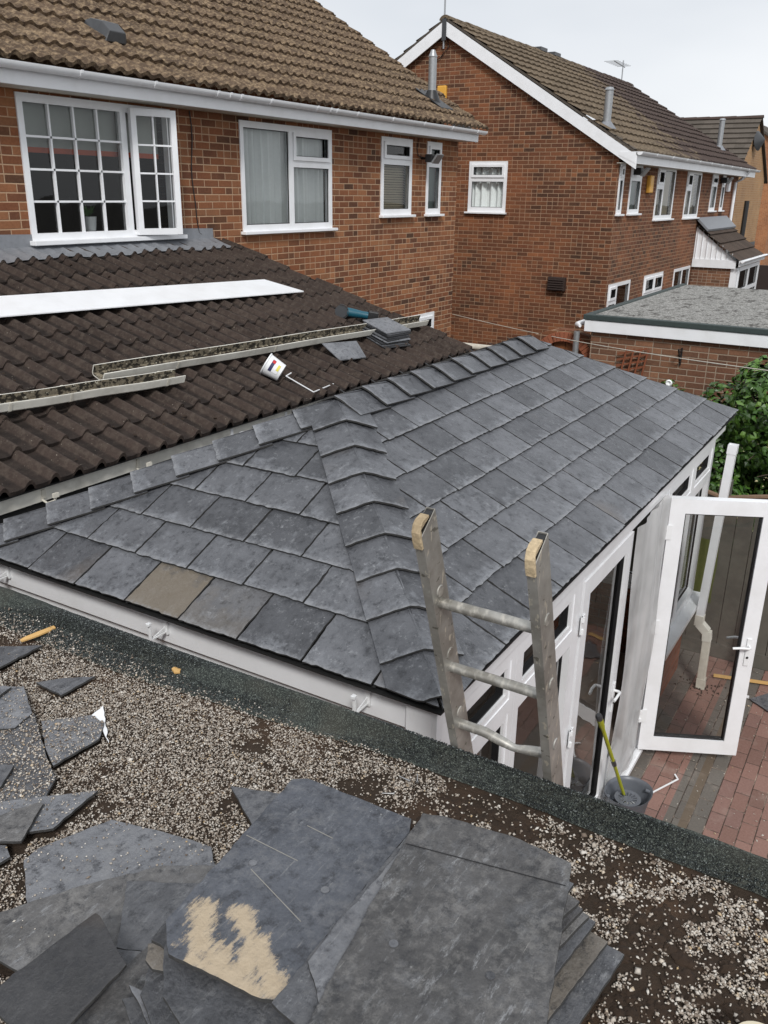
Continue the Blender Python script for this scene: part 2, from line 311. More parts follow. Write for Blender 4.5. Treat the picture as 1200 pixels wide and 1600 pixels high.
M['concrete'] = plain('grey_concrete', (.25, .24, .22), .9, var=.2, bump=.4)
M['asphalt'] = plain('ground_dark', (.09, .085, .075), .95, var=.3, bump=.4, scale=3)
M['trunk'] = plain('brown_bark', (.07, .05, .035), .9, var=.3)
M['flower'] = plain('cream_flower', (.62, .56, .33), .7, var=.2)
M['mossgutter'] = plain('mossy_gutter_inside', (.20, .17, .12), .9, var=.7, bump=.9, scale=60)
splat(M['mossgutter'], (.022, .018, .011), .48, .54, 1.0, str_=(26, 60, 26)); splat(M['mossgutter'], (.60, .56, .44), .62, .66, .9, str_=(40, 60, 40))
M['brown_vent'] = plain('dark_brown_vent_plastic', (.035, .022, .018), .6)
M['satgrey'] = plain('dark_grey_plastic', (.05, .052, .056), .4)

def leafmat():
    t = NT('ivy_leaf'); r = t.attr('rnd').outputs['Fac']
    c = t.ramp(r, [(0, (.016, .038, .008)), (.5, (.05, .115, .018)), (.85, (.11, .21, .035)), (1, (.20, .28, .07))])
    t.b.inputs['Subsurface Weight'].default_value = 0
    return t.fin(c, .38, .5)
M['leaf'] = leafmat()
def stonemat():
    t = NT('roof_chippings'); r = t.attr('rnd').outputs['Fac']
    c = t.ramp(r, [(0, (.08, .055, .042)), (.14, (.20, .155, .12)), (.36, (.38, .325, .27)), (.66, (.53, .475, .41)), (.94, (.70, .66, .60)), (1, (.50, .36, .20))])
    c = t.mix(t.noise(300, 3), t.mix(.25, c, (0, 0, 0)), c)
    return t.fin(c, .85, .3)
M['stone'] = stonemat()
def granmat():
    t = NT('mineral_granules'); r = t.attr('rnd').outputs['Fac']
    c = t.ramp(r, [(0, (.006, .007, .008)), (.55, (.016, .020, .020)), (.85, (.05, .062, .06)), (1, (.20, .22, .21))])
    return t.fin(c, .5, .5)
M['granule'] = granmat()
def felt(name, a, b, hi):
    t = NT(name); v = t.n('ShaderNodeTexVoronoi'); v.inputs['Scale'].default_value = 330; t.l(t.pos(), v.inputs['Vector'])
    s3 = t.sep(v.outputs['Color']); c = t.ramp(s3[0], [(0, a), (.7, b), (1, hi)])
    c = t.mix(t.ramp(t.noise(4, 6, .6), [(.45, 0.), (.7, .5)]), c, (.07, .065, .05))
    t.bump(v.outputs['Distance'], .8, .003); return t.fin(c, .75, .4)
M['felt'] = felt('green_black_mineral_felt', (.012, .015, .014), (.035, .043, .038), (.13, .15, .13))
M['felt_edge'] = plain('dark_green_felt_edge', (.035, .05, .048), .6, var=.25)
def base_soil():
    t = NT('soiled_roof_surface')
    c = t.mix(t.noise(14, 7, .7), (.018, .012, .008), (.062, .042, .028))
    c = t.mix(t.ramp(t.noise(3.2, 5, .6), [(.52, 0.), (.66, .75)]), c, (.085, .05, .03))
    t.bump(t.noise(50, 7, .7), .9, .012); return t.fin(c, .9, .3)
M['soil'] = base_soil()
M['moss'] = plain('dark_brown_moss', (.03, .017, .009), .95, var=.5, scale=60, bump=.9)
def chip_roof():
    t = NT('grey_chipping_roof'); v = t.n('ShaderNodeTexVoronoi'); v.inputs['Scale'].default_value = 55; t.l(t.pos(), v.inputs['Vector'])
    c = t.ramp(t.sep(v.outputs['Color'])[0], [(0, (.13, .13, .12)), (.5, (.25, .245, .23)), (1, (.42, .41, .39))])
    vv = t.scaled(1, 2, 1)
    c = t.mix(t.ramp(t.noise(4, 8, .75, vv), [(.53, 0.), (.60, .85)]), c, (.045, .04, .035))
    t.bump(v.outputs['Distance'], .8, .01); return t.fin(c, .9, .3)
M['chiproof'] = chip_roof()

def glass(name, tint=(1, 1, 1), refl=1.0, ior=1.62):
    t = NT(name); t.t.nodes.remove(t.b)
    tr = t.n('ShaderNodeBsdfTransparent'); tr.inputs[0].default_value = (*tint, 1)
    gl = t.n('ShaderNodeBsdfGlossy'); gl.inputs['Roughness'].default_value = .02
    fr = t.n('ShaderNodeFresnel'); fr.inputs[0].default_value = ior
    bp = t.n('ShaderNodeBump'); bp.inputs['Strength'].default_value = .06; bp.inputs['Distance'].default_value = .05; t.l(t.noise(1.6, 2), bp.inputs['Height']); t.l(bp.outputs[0], gl.inputs['Normal'])
    mx = t.n('ShaderNodeMixShader'); t.l(t.math('MULTIPLY', fr.outputs[0], refl, clamp=True), mx.inputs[0]); t.l(tr.outputs[0], mx.inputs[1]); t.l(gl.outputs[0], mx.inputs[2]); t.l(mx.outputs[0], t.o.inputs[0])
    return t.m
M['glass'] = glass('window_glass', (.94, .96, .95), .9); M['glass_door'] = glass('door_glass', (.84, .86, .85), 1., 1.95)
def sheet():
    t = NT('translucent_plastic_sheet'); t.t.nodes.remove(t.b)
    tr = t.n('ShaderNodeBsdfTransparent'); tr.inputs[0].default_value = (.9, .9, .9, 1)
    df = t.n('ShaderNodeBsdfDiffuse'); df.inputs[0].default_value = (.86, .87, .87, 1)
    tl = t.n('ShaderNodeBsdfTranslucent'); tl.inputs[0].default_value = (.7, .7, .68, 1)
    gl = t.n('ShaderNodeBsdfGlossy'); gl.inputs['Roughness'].default_value = .22
    a = t.n('ShaderNodeMixShader'); a.inputs[0].default_value = .25; t.l(df.outputs[0], a.inputs[1]); t.l(tl.outputs[0], a.inputs[2])
    b = t.n('ShaderNodeMixShader'); t.l(t.ramp(t.noise(2.2, 3), [(.3, .42), (.7, .80)]), b.inputs[0]); t.l(tr.outputs[0], b.inputs[1]); t.l(a.outputs[0], b.inputs[2])
    c = t.n('ShaderNodeMixShader'); c.inputs[0].default_value = .14; t.l(b.outputs[0], c.inputs[1]); t.l(gl.outputs[0], c.inputs[2]); t.l(c.outputs[0], t.o.inputs[0])
    return t.m
M['sheet'] = sheet()

# ------------------------------------------------------------------ mesh helpers
LOC = {}
class MB:
    def __init__(s): s.v = []; s.f = []; s.rnd = []; s.org = []; s.dir = []; s.cur = (0., (0, 0, 0), (0, 0, 1)); s.mi = []; s.m = 0
    def face(s, idx): s.f.append(idx); s.rnd.append(s.cur[0]); s.org.append(s.cur[1]); s.dir.append(s.cur[2]); s.mi.append(s.m)
    def poly(s, pts):
        n = len(s.v); s.v += [tuple(p) for p in pts]; s.face(list(range(n, n+len(pts))))
    def box(s, a, b, T=None):
        (x0, y0, z0), (x1, y1, z1) = a, b
        c = [(x0, y0, z0), (x1, y0, z0), (x1, y1, z0), (x0, y1, z0), (x0, y0, z1), (x1, y0, z1), (x1, y1, z1), (x0, y1, z1)]
        if T: c = [T(*p) for p in c]
        n = len(s.v); s.v += [tuple(p) for p in c]
        for q in ((0, 3, 2, 1), (4, 5, 6, 7), (0, 1, 5, 4), (1, 2, 6, 5), (2, 3, 7, 6), (3, 0, 4, 7)): s.face([n+i for i in q])
    def prism(s, pts, off, side=None):      # pts: 3d polygon, extruded by vector off
        n = len(s.v); k = len(pts); off = Vector(off)
        s.v += [tuple(p) for p in pts]+[tuple(Vector(p)+off) for p in pts]
        s.face([n+i for i in range(k)][::-1]); s.face([n+k+i for i in range(k)])
        if side is not None: s.m = side
        for i in range(k): j = (i+1) % k; s.face([n+i, n+j, n+k+j, n+k+i])
        s.m = 0
    def tube(s, pts, r, seg=10, cap=True, sx=1., sy=1.):
        pts = [Vector(p) for p in pts]; n0 = len(s.v)
        for i, p in enumerate(pts):
            d = (pts[min(i+1, len(pts)-1)]-pts[max(i-1, 0)]).normalized()
            a = d.cross(Vector((0, 0, 1)) if abs(d.z) < .95 else Vector((1, 0, 0))).normalized(); b = d.cross(a)
            rr = r[i] if isinstance(r, (list, tuple)) else r
            for k in range(seg):
                w = 2*math.pi*k/seg; s.v.append(tuple(p+a*math.cos(w)*rr*sx+b*math.sin(w)*rr*sy))
        for i in range(len(pts)-1):
            for k in range(seg): j = (k+1) % seg; s.face([n0+i*seg+k, n0+i*seg+j, n0+(i+1)*seg+j, n0+(i+1)*seg+k])
        if cap:
            s.face([n0+k for k in range(seg)][::-1]); s.face([n0+(len(pts)-1)*seg+k for k in range(seg)])
    def extrude(s, prof, p0, p1, close=True, cap=True):     # prof: list of 3d offsets, swept from p0 to p1
        n = len(s.v); k = len(prof)
        for P in (p0, p1): s.v += [tuple(Vector(P)+Vector(q)) for q in prof]
        for i in range(k if close else k-1): j = (i+1) % k; s.face([n+i, n+j, n+k+j, n+k+i])
        if cap and close: s.face([n+i for i in range(k)][::-1]); s.face([n+k+i for i in range(k)])
    def plate(s, T, u0, u1, z0, z1, holes, w0, w1):          # a slab with rectangular holes; T(u, w, z)
        us = sorted({u0, u1, *[h[0] for h in holes], *[h[1] for h in holes]}); zs = sorted({z0, z1, *[h[2] for h in holes], *[h[3] for h in holes]})
        us = [u for u in us if u0-1e-9 <= u <= u1+1e-9]; zs = [z for z in zs if z0-1e-9 <= z <= z1+1e-9]
        def solid(i, j):
            if i < 0 or j < 0 or i >= len(us)-1 or j >= len(zs)-1: return False
            cu, cz = (us[i]+us[i+1])/2, (zs[j]+zs[j+1])/2
            return not any(h[0] < cu < h[1] and h[2] < cz < h[3] for h in holes)
        for i in range(len(us)-1):
            for j in range(len(zs)-1):
                if not solid(i, j): continue
                a, b, c, d = us[i], us[i+1], zs[j], zs[j+1]
                s.poly([T(a, w1, c), T(b, w1, c), T(b, w1, d), T(a, w1, d)]); s.poly([T(a, w0, c), T(a, w0, d), T(b, w0, d), T(b, w0, c)])
                if not solid(i-1, j): s.poly([T(a, w0, c), T(a, w1, c), T(a, w1, d), T(a, w0, d)])
                if not solid(i+1, j): s.poly([T(b, w0, c), T(b, w0, d), T(b, w1, d), T(b, w1, c)])
                if not solid(i, j-1): s.poly([T(a, w0, c), T(b, w0, c), T(b, w1, c), T(a, w1, c)])
                if not solid(i, j+1): s.poly([T(a, w0, d), T(a, w1, d), T(b, w1, d), T(b, w0, d)])
    def build(s, name, mat, parent=None, label=None, cat=None, group=None, kind=None, smooth=False, bevel=0, attrs=False, recalc=True, origin=None):
        V = np.array(s.v, dtype=float)
        o = Vector(origin) if origin else Vector(((V[:, 0].min()+V[:, 0].max())/2, (V[:, 1].min()+V[:, 1].max())/2, V[:, 2].min()))
        V = V-np.array(o)
        me = bpy.data.meshes.new(name); me.from_pydata(V.tolist(), [], s.f)
        for m_ in (mat if isinstance(mat, list) else [mat]): me.materials.append(m_)
        if any(s.mi): me.polygons.foreach_set('material_index', s.mi)
        if attrs:
            a = me.attributes.new('rnd', 'FLOAT', 'FACE'); a.data.foreach_set('value', s.rnd)
            if attrs == 2:
                for nm, arr in (('org', s.org), ('dir', s.dir)):
                    a = me.attributes.new(nm, 'FLOAT_VECTOR', 'FACE'); a.data.foreach_set('vector', np.array(arr, dtype=float).ravel())
        if recalc:
            import bmesh
            bm = bmesh.new(); bm.from_mesh(me)
            if recalc == 'weld': bmesh.ops.remove_doubles(bm, verts=bm.verts, dist=1e-5)
            bmesh.ops.recalc_face_normals(bm, faces=bm.faces); bm.to_mesh(me); bm.free()
        if smooth: me.polygons.foreach_set('use_smooth', [True]*len(me.polygons)); me.set_sharp_from_angle(angle=R(40))
        me.update()
        ob = bpy.data.objects.new(name, me); COL.objects.link(ob)
        if bevel:
            b = ob.modifiers.new('bevel', 'BEVEL'); b.width = bevel; b.segments = 2; b.limit_method = 'ANGLE'; b.angle_limit = R(50)
        put(ob, o, parent); tag(ob, label, cat, group, kind); return ob
def put(ob, o, parent):
    LOC[ob] = Vector(o)
    if parent is not None: ob.parent = parent; ob.location = Vector(o)-LOC[parent]
    else: ob.location = o
def tag(o, label=None, cat=None, group=None, kind=None):
    for k, v in (('label', label), ('category', cat), ('group', group), ('kind', kind)):
        if v: o[k] = v
def thing(name, loc, label, cat, group=None):
    o = bpy.data.objects.new(name, None); COL.objects.link(o); o.empty_display_size = .2; put(o, Vector(loc), None); tag(o, label, cat, group); return o
def one(name, mat, parent=None, fn=None, **k):
    b = MB(); fn(b); return b.build(name, mat, parent, **k)
def boxes(name, mat, parent, lst, **k):
    b = MB()
    for a, c in lst: b.box(a, c)
    return b.build(name, mat, parent, **k)

# ------------------------------------------------------------------ ground
boxes('ground', M['asphalt'], None, [((-150, -200, -.3), (450, 250, -.03))], kind='structure')
boxes('patio_paving', M['paving'], None, [((2.1, -6, -.026), (7.86, 4.2, 0))], kind='structure')
boxes('garden_soil', M['soil'], None, [((7.86, -6, -.026), (10.99, 6.6, -.006))], kind='structure')

# ------------------------------------------------------------------ tiled roofs
def tile_roof(x0, x1, P, n, slope_len, gauge, pitch, height, seg=8, thick=.022, prof='roll', clip=None, jitter=.004, start=0):
    """x0..x1 along the eave, P(x, s, h) -> world; rows of interlocking tiles"""
    mb = MB(); rows = int(math.ceil(slope_len/gauge)); nx = int((x1-x0)/pitch*seg)
    def pf(x):
        f = ((x/pitch) % 1.0)
        if prof == 'roll':
            if f < .42: return height*math.sin(math.pi*f/.42)**.8
            return -height*.12*math.sin(math.pi*(f-.42)/.58)
        if prof == 'wave': return height*(.5+.5*math.sin(2*math.pi*f))**1.2
        if prof == 'flat': return -.01 if f < .05 else 0
        return 0
    for r in range(rows):
        s0, s1 = r*gauge, min((r+1)*gauge+.03, slope_len)
        X = [x0+(x1-x0)*i/nx for i in range(nx+1)]
        xe = x1 if clip is None else clip(s0)
        X = [x for x in X if x <= xe]
        tw = 2*pitch if prof != 'flat' else pitch
        toff = {}
        base = len(mb.v)
        for x in X:
            ti = int(math.floor(x/tw+1e-6))
            if ti not in toff: toff[ti] = (random.uniform(0, jitter), random.uniform(-jitter, jitter)*1.2, random.random())
            hz, ds, _ = toff[ti]; h = pf(x)
            mb.v.append(P(x, s0+ds, h+hz-.004)); mb.v.append(P(x, s0+ds, h+thick+hz)); mb.v.append(P(x, s1, h+.002))
        for i in range(len(X)-1):
            ti = int(math.floor((X[i]+X[i+1])/2/tw+1e-6)); mb.cur = (toff.get(ti, (0, 0, .5))[2], (0, 0, 0), (0, 0, 1))
            a = base+i*3; b = a+3
            mb.face([a, b, b+1, a+1]); mb.face([a+1, b+1, b+2, a+2])
        # closing end of the last tile
        if len(X) > 1: mb.face([base+(len(X)-1)*3, base+(len(X)-1)*3+2, base+(len(X)-1)*3+1])
    return mb
def plane_P(Y0, Z0, ang, sgn=1, ax='x', off=0):
    c, s_ = math.cos(ang), math.sin(ang)
    if ax == 'x': return lambda x, s, h: (x, Y0+sgn*(s*c-h*s_), Z0+s*s_+h*c)
    return lambda y, s, h: (Y0+sgn*(s*c-h*s_), y, Z0+s*s_+h*c)

# ------------------------------------------------------------------ windows
def TY(Yp): return lambda u, w, z: (u, Yp-w, z)          # faces -Y
def TX(Xp): return lambda u, w, z: (Xp-w, u, z)          # faces -X
def window(parent, T, u0, u1, z0, z1, panes, fw=.055, curtain=None, sill=True, sash=(), bars=None, depth=.5, skip_glass=(), mat='upvc', back=True, frame_w=(-.05, .015)):
    b = MB(); holes = [tuple(p) for p in panes]
    b.plate(T, u0, u1, z0, z1, holes, *frame_w)
    f = b.build('window', M[mat], parent, bevel=.004)
    if bars:
        b = MB()
        for (a, c, d, e) in bars: b.box((a, -.03, d), (c, .006, e), T)
        b.build('glazing_bars', M[mat], f)
    for i, (a, c, d, e) in enumerate(panes):
        if i in sash:
            b = MB(); m = .012; k = .035
            b.plate(T, a-m, c+m, d-m, e+m, [(a+k, c-k, d+k, e-k)], .0, .035); b.build('opening_sash', M[mat], f, bevel=.004)
            g = (a+k, c-k, d+k, e-k)
        else: g = (a, c, d, e)
        b = MB(); b.plate(T, g[0]-.002, g[1]+.002, g[2]-.002, g[3]+.002, [(g[0]+.008, g[1]-.008, g[2]+.008, g[3]-.008)], -.012, .002 if i not in sash else .022); b.build('gasket', M['gasket'], f)
        b = MB(); b.poly([T(a-.004, -.02, d-.004), T(c+.004, -.02, d-.004), T(c+.004, -.02, e+.004), T(a-.004, -.02, e+.004)]); b.build('pane', M['glass'], f, recalc=False)
    if sill:
        b = MB(); b.box((u0-.03, -.05, z0-.035), (u1+.05, .075, z0), T); b.build('sill', M[mat], f, bevel=.005)
    if curtain:
        kind, cz0, cz1 = curtain[:3]; cu0, cu1 = (curtain[3], curtain[4]) if len(curtain) > 3 else (u0+.02, u1-.02)
        b = MB()
        if kind in ('net', 'beige'):
            nx = int((cu1-cu0)/.012)
            for i in range(nx+1):
                u = cu0+(cu1-cu0)*i/nx; w = -.105+.045*math.sin(u*46+2.2*math.sin(u*9))+.010*math.sin(u*120)
                b.v += [T(u, w, cz0), T(u, w-.01, cz1)]
                if i: k = len(b.v); b.face([k-4, k-2, k-1, k-3])
            b.build('net_curtain' if kind == 'net' else 'curtain', M['curtain' if kind == 'net' else 'beige'], f, smooth=True)
        elif kind == 'slat':
            z = cz0
            while z < cz1: b.poly([T(cu0, -.1, z), T(cu1, -.1, z), T(cu1, -.125, z+.028), T(cu0, -.125, z+.028)]); z += .034
            b.build('slat_blind', M['beige'], f)
        else:
            b.box((cu0, -.09, cz0), (cu1, -.085, cz1), T); b.build({'frost': 'frosted_film', 'blind': 'roller_blind'}[kind], M[kind], f)
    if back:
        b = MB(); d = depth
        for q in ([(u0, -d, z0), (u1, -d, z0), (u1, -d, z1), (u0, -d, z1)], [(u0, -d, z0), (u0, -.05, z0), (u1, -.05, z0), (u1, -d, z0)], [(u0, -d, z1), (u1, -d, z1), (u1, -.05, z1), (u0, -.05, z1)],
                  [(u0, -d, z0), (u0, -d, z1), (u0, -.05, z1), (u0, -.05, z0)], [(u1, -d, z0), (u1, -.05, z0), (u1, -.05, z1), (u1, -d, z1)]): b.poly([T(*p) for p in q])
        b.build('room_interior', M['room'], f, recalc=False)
    return f

# ------------------------------------------------------------------ our house
YW = 6.87
H = thing('brick_house', (8, 9, 0), 'nearest red brick house, with lichened brown tiled roof and long white gutter', 'house')
WIN = [(5.26, 7.07, 3.65, 4.85), (8.14, 9.94, 3.65, 4.83), (11.16, 12.03, 3.79, 4.83), (12.49, 12.96, 3.79, 4.83), (11.5, 12.88, 1.2, 2.27)]
b = MB(); b.plate(TY(YW), 0.5, 13.54, 0, 4.98, WIN, -.28, 0); b.build('wall', M['brick'], H)
b = MB(); b.prism([(13.54, YW+.281, 0), (13.54, 14.5, 0), (13.54, 14.5, 4.98), (13.54, 10.7, 7.4), (13.54, YW+.281, 5.15)], (-.28, 0, 0)); b.build('gable_wall', M['brick'], H)
mb = tile_roof(1.5, 13.78, plane_P(6.48, 5.045, math.atan(.613)), None, 5.0, .315, .155, .032, seg=8, prof='wave', thick=.036, jitter=.010); mb.build('roof', M['tile_main'], H, attrs=1, smooth=True, recalc=False)
boxes('roof_back', M['tile_main'], H, [((1.5, 10.75, 7.55), (13.78, 10.95, 7.66))])
b = MB(); b.prism([(1.5, 10.9, 7.62), (1.5, 15.2, 5.0), (1.5, 15.2, 4.9), (1.5, 10.9, 7.5)], (12.28, 0, 0)); b.build('rear_roof_slope', M['tile_main'], H)
b = MB(); b.prism([(13.60, 6.55, 4.99), (13.60, 10.85, 7.62), (13.60, 10.85, 7.42), (13.60, 6.6, 4.86)], (.03, 0, 0)); b.build('bargeboard', M['upvc'], H)
b = MB(); b.box((.5, 6.56, 4.87), (13.62, 6.585, 5.03)); b.build('fascia', M['upvc'], H, bevel=.003)
boxes('soffit', M['upvc_old'], H, [((.5, 6.59, 4.875), (13.6, YW+.02, 4.885))])
def gutter(parent, T, x0, x1, z, r=.055, brackets=(), unions=(), mat='upvc', closed=True):
    b = MB(); pr = []
    for k in range(9): a = math.pi*k/8; pr.append((-r*math.cos(a), -r*math.sin(a)))
    for k in range(8, -1, -1): a = math.pi*k/8; pr.append((-(r-.004)*math.cos(a), -(r-.004)*math.sin(a)))
    n = len(b.v); 
    for x in (x0, x1): b.v += [T(x, r+q[0], z+q[1]) for q in pr]
    k = len(pr)
    for i in range(k): j = (i+1) % k; b.face([n+i, n+j, n+k+j, n+k+i])
    for e in (n, n+k): b.face([e+i for i in range(9)])
    g = b.build('gutter', M[mat], parent, smooth=True)
    for x in brackets:
        b = MB(); pr2 = [(-(r+.008)*math.cos(math.pi*q/8), -(r+.008)*math.sin(math.pi*q/8)) for q in range(9)]+[(-(r+.001)*math.cos(math.pi*q/8), -(r+.001)*math.sin(math.pi*q/8)) for q in range(8, -1, -1)]
        n = len(b.v)
        for xx in (x-.014, x+.014): b.v += [T(xx, r+q[0], z+q[1]+.004) for q in pr2]
        kk = len(pr2)
        for i in range(kk): j = (i+1) % kk; b.face([n+i, n+j, n+kk+j, n+kk+i])
        b.face(list(range(n, n+kk))[::-1]); b.face(list(range(n+kk, n+2*kk)))
        b.build('bracket', M[mat], g)
    return g
gutter(H, TY(6.555), .5, 13.72, 5.03, brackets=[2.2+.86*i for i in range(14)]+[7.55, 7.72, 9.35, 9.48])
# window with georgian bars and open casement
wz0, wz1 = 3.65, 4.85
p1 = (5.32, 6.40, wz0+.06, wz1-.07); p2 = (6.47, 7.01, wz0+.06, wz1-.07)
br = []
for i in (1, 2, 3): u = p1[0]+(p1[1]-p1[0])*i/4; br.append((u-.009, u+.009, p1[2], p1[3]))
for j in (1, 2, 3): z = p1[2]+(p1[3]-p1[2])*j/4; br.append((p1[0], p1[1], z-.009, z+.009))
b = MB(); T = TY(YW); b.plate(T, 5.26, 7.07, wz0, wz1, [p1, p2], -.05, .015); wf = b.build('window', M['upvc'], H, bevel=.004)
b = MB(); [b.box((a, -.03, d), (c, .004, e), T) for a, c, d, e in br]; b.build('glazing_bars', M['upvc'], wf)
b = MB(); a, c, d, e = p1; b.poly([T(a, -.022, d), T(c, -.022, d), T(c, -.022, e), T(a, -.022, e)]); b.build('pane', M['glass'], wf, recalc=False)
b = MB(); b.box((5.23, -.05, wz0-.04), (7.14, .09, wz0), T); b.build('sill', M['upvc'], wf, bevel=.005)
ca = R(20)
def TC(u, w, z): d = u-6.63; return (6.49+d*math.cos(ca)-w*math.sin(ca), YW-.035-d*math.sin(ca)-w*math.cos(ca), z)
b = MB(); b.plate(TC, 6.63, 7.10, wz0+.015, wz1-.03, [(6.685, 7.04, wz0+.075, wz1-.095)], -.02, .045); cs = b.build('open_casement', M['upvc'], wf, bevel=.004)
b = MB(); b.box((6.855, .0, wz0+.075), (6.870, .03, wz1-.095), TC)
for j in (1, 2, 3): z = wz0+.075+(1.2-.17)*j/4; b.box((6.685, .0, z-.008), (7.04, .03, z+.008), TC)
b.build('glazing_bars', M['upvc'], cs)
b = MB(); b.poly([TC(6.685, .01, wz0+.075), TC(7.04, .01, wz0+.075), TC(7.04, .01, wz1-.095), TC(6.685, .01, wz1-.095)]); b.build('pane', M['glass'], cs, recalc=False)
b = MB(); b.box((5.3, -.11, 4.43), (6.98, -.10, 4.84), T); b.build('roller_blind', M['blind'], wf)
b = MB(); b.box((5.3, -.113, 4.385), (6.98, -.097, 4.43), T); b.build('blind_trim', M['orangered'], wf)
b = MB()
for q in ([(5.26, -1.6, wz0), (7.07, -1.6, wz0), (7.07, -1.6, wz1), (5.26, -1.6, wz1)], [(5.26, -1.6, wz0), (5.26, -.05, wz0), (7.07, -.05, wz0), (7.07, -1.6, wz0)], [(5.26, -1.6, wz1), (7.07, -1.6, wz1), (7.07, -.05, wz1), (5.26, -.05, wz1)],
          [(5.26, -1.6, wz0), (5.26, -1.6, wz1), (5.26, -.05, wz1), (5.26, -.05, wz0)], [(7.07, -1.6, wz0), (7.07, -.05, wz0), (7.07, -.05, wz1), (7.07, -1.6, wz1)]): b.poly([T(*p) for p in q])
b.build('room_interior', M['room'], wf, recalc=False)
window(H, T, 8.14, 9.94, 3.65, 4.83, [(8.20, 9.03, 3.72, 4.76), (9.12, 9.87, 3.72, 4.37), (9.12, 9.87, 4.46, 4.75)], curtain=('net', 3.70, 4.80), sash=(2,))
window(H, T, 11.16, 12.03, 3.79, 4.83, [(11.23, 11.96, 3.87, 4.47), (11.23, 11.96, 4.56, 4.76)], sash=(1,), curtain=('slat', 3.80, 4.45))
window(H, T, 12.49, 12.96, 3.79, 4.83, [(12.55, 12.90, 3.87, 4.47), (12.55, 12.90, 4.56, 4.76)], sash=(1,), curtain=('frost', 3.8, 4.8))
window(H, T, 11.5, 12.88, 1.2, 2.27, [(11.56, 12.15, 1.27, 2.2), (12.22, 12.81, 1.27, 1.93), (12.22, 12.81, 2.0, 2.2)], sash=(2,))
pl = thing('pot_plant', (6.03, 7.0, 3.655), 'small white pot with a green plant on the window sill inside the barred window', 'pot plant')
b = MB(); b.tube([(6.03, 6.99, 3.71), (6.03, 6.99, 3.84)], [.055, .07], 16); b.build('pot', M['white_plastic'], pl, smooth=True)
b = MB()
for i in range(30):
    a = random.uniform(0, 6.28); q = Vector((6.03, 6.99, 3.84)); e = q+Vector((math.cos(a)*random.uniform(.03, .11), math.sin(a)*.05, random.uniform(.03, .12))); w = Vector((.012, 0, .006)); b.poly([q, (q+e)/2+w, e, (q+e)/2-w])
b.build('leaves', M['skin_leaf'], pl, recalc=False)
# vent, flue, floodlight, cable on the house
k = .613; ang = math.atan(k)
def onroof(x, y, h=0): return (x, y-h*math.sin(ang), 5.045+(y-6.48)*k+h*math.cos(ang))
b = MB()
rows_ = []
for i, (t_, hh, ww) in enumerate([(0, .03, .10), (.02, .10, .11), (.12, .12, .11), (.24, .08, .10), (.30, .03, .09)]):
    t_ *= 1.25; ww *= 1.3; hh *= 1.2; Yv = 7.00+t_*.85; rows_.append([onroof(6.56-ww, Yv, .03), onroof(6.56-ww*.7, Yv, hh), onroof(6.56+ww*.7, Yv, hh), onroof(6.56+ww, Yv, .03)])
n = len(b.v)
for r_ in rows_: b.v += r_
for i in range(4):
    for j in range(3): b.face([n+i*4+j, n+i*4+j+1, n+i*4+j+5, n+i*4+j+4])
b.face([n, n+1, n+2, n+3]); b.face([n+16, n+17, n+18, n+19])
b.build('roof_vent', M['satgrey'], H, bevel=.01)
fx, fy = 13.0, 7.09; fz = onroof(0, fy)[2]
b = MB(); b.tube([(fx, fy, fz-.05), (fx, fy, fz+.16)], [.16, .075], 16); b.prism([onroof(fx-.2, fy-.25, .05), onroof(fx+.2, fy-.25, .05), onroof(fx+.2, fy+.22, .05), onroof(fx-.2, fy+.22, .05)], (0, 0, .015)); b.build('flue_flashing', M['black'], H, smooth=True)
b = MB(); b.tube([(fx, fy, fz+.1), (fx, fy, fz+.62)], .062, 18); b.tube([(fx, fy, fz+.62), (fx, fy, fz+.63)], .07, 18); b.tube([(fx, fy, fz+.63), (fx, fy, fz+.72)], [.066, .03], 18); b.build('flue_pipe', M['galv'], H, smooth=True)
def flood(parent, p, s=1., T=None):
    x, y, z = p
    b = MB()
    d = .1*s
    b.box((x-.09*s, y-.02*s, z-.03*s), (x+.09*s, y+.10*s, z+.08*s)); f = b.build('floodlight', M['black'], parent, bevel=.008)
    b = MB(); b.prism([(x-.10*s, y-.03*s, z-.05*s), (x+.10*s, y-.03*s, z-.05*s), (x+.10*s, y-.12*s, z+.07*s), (x-.10*s, y-.12*s, z+.07*s)], (0, .02*s, .015*s)); b.build('lamp_glass', M['galv'], f)
    b = MB(); b.tube([(x, y+.1*s, z+.02), (x, y+.22*s, z+.03)], .02*s, 8); b.build('arm', M['black'], f)
flood(H, (12.33, 6.66, 4.56))
b = MB(); b.tube([(7.36+.02*math.sin(i), YW-.008, 4.86-.13*i) for i in range(9)]+[(7.40, YW-.01, 3.66), (7.44, YW-.01, 3.64)], .006, 6); b.build('cable', M['black'], H)
b = MB(); b.tube([(12.22, YW-.01, 4.86), (12.17, YW-.01, 4.72), (12.2, YW-.015, 4.62), (12.3, YW-.02, 4.6)], .006, 6); b.build('cable', M['black'], H)

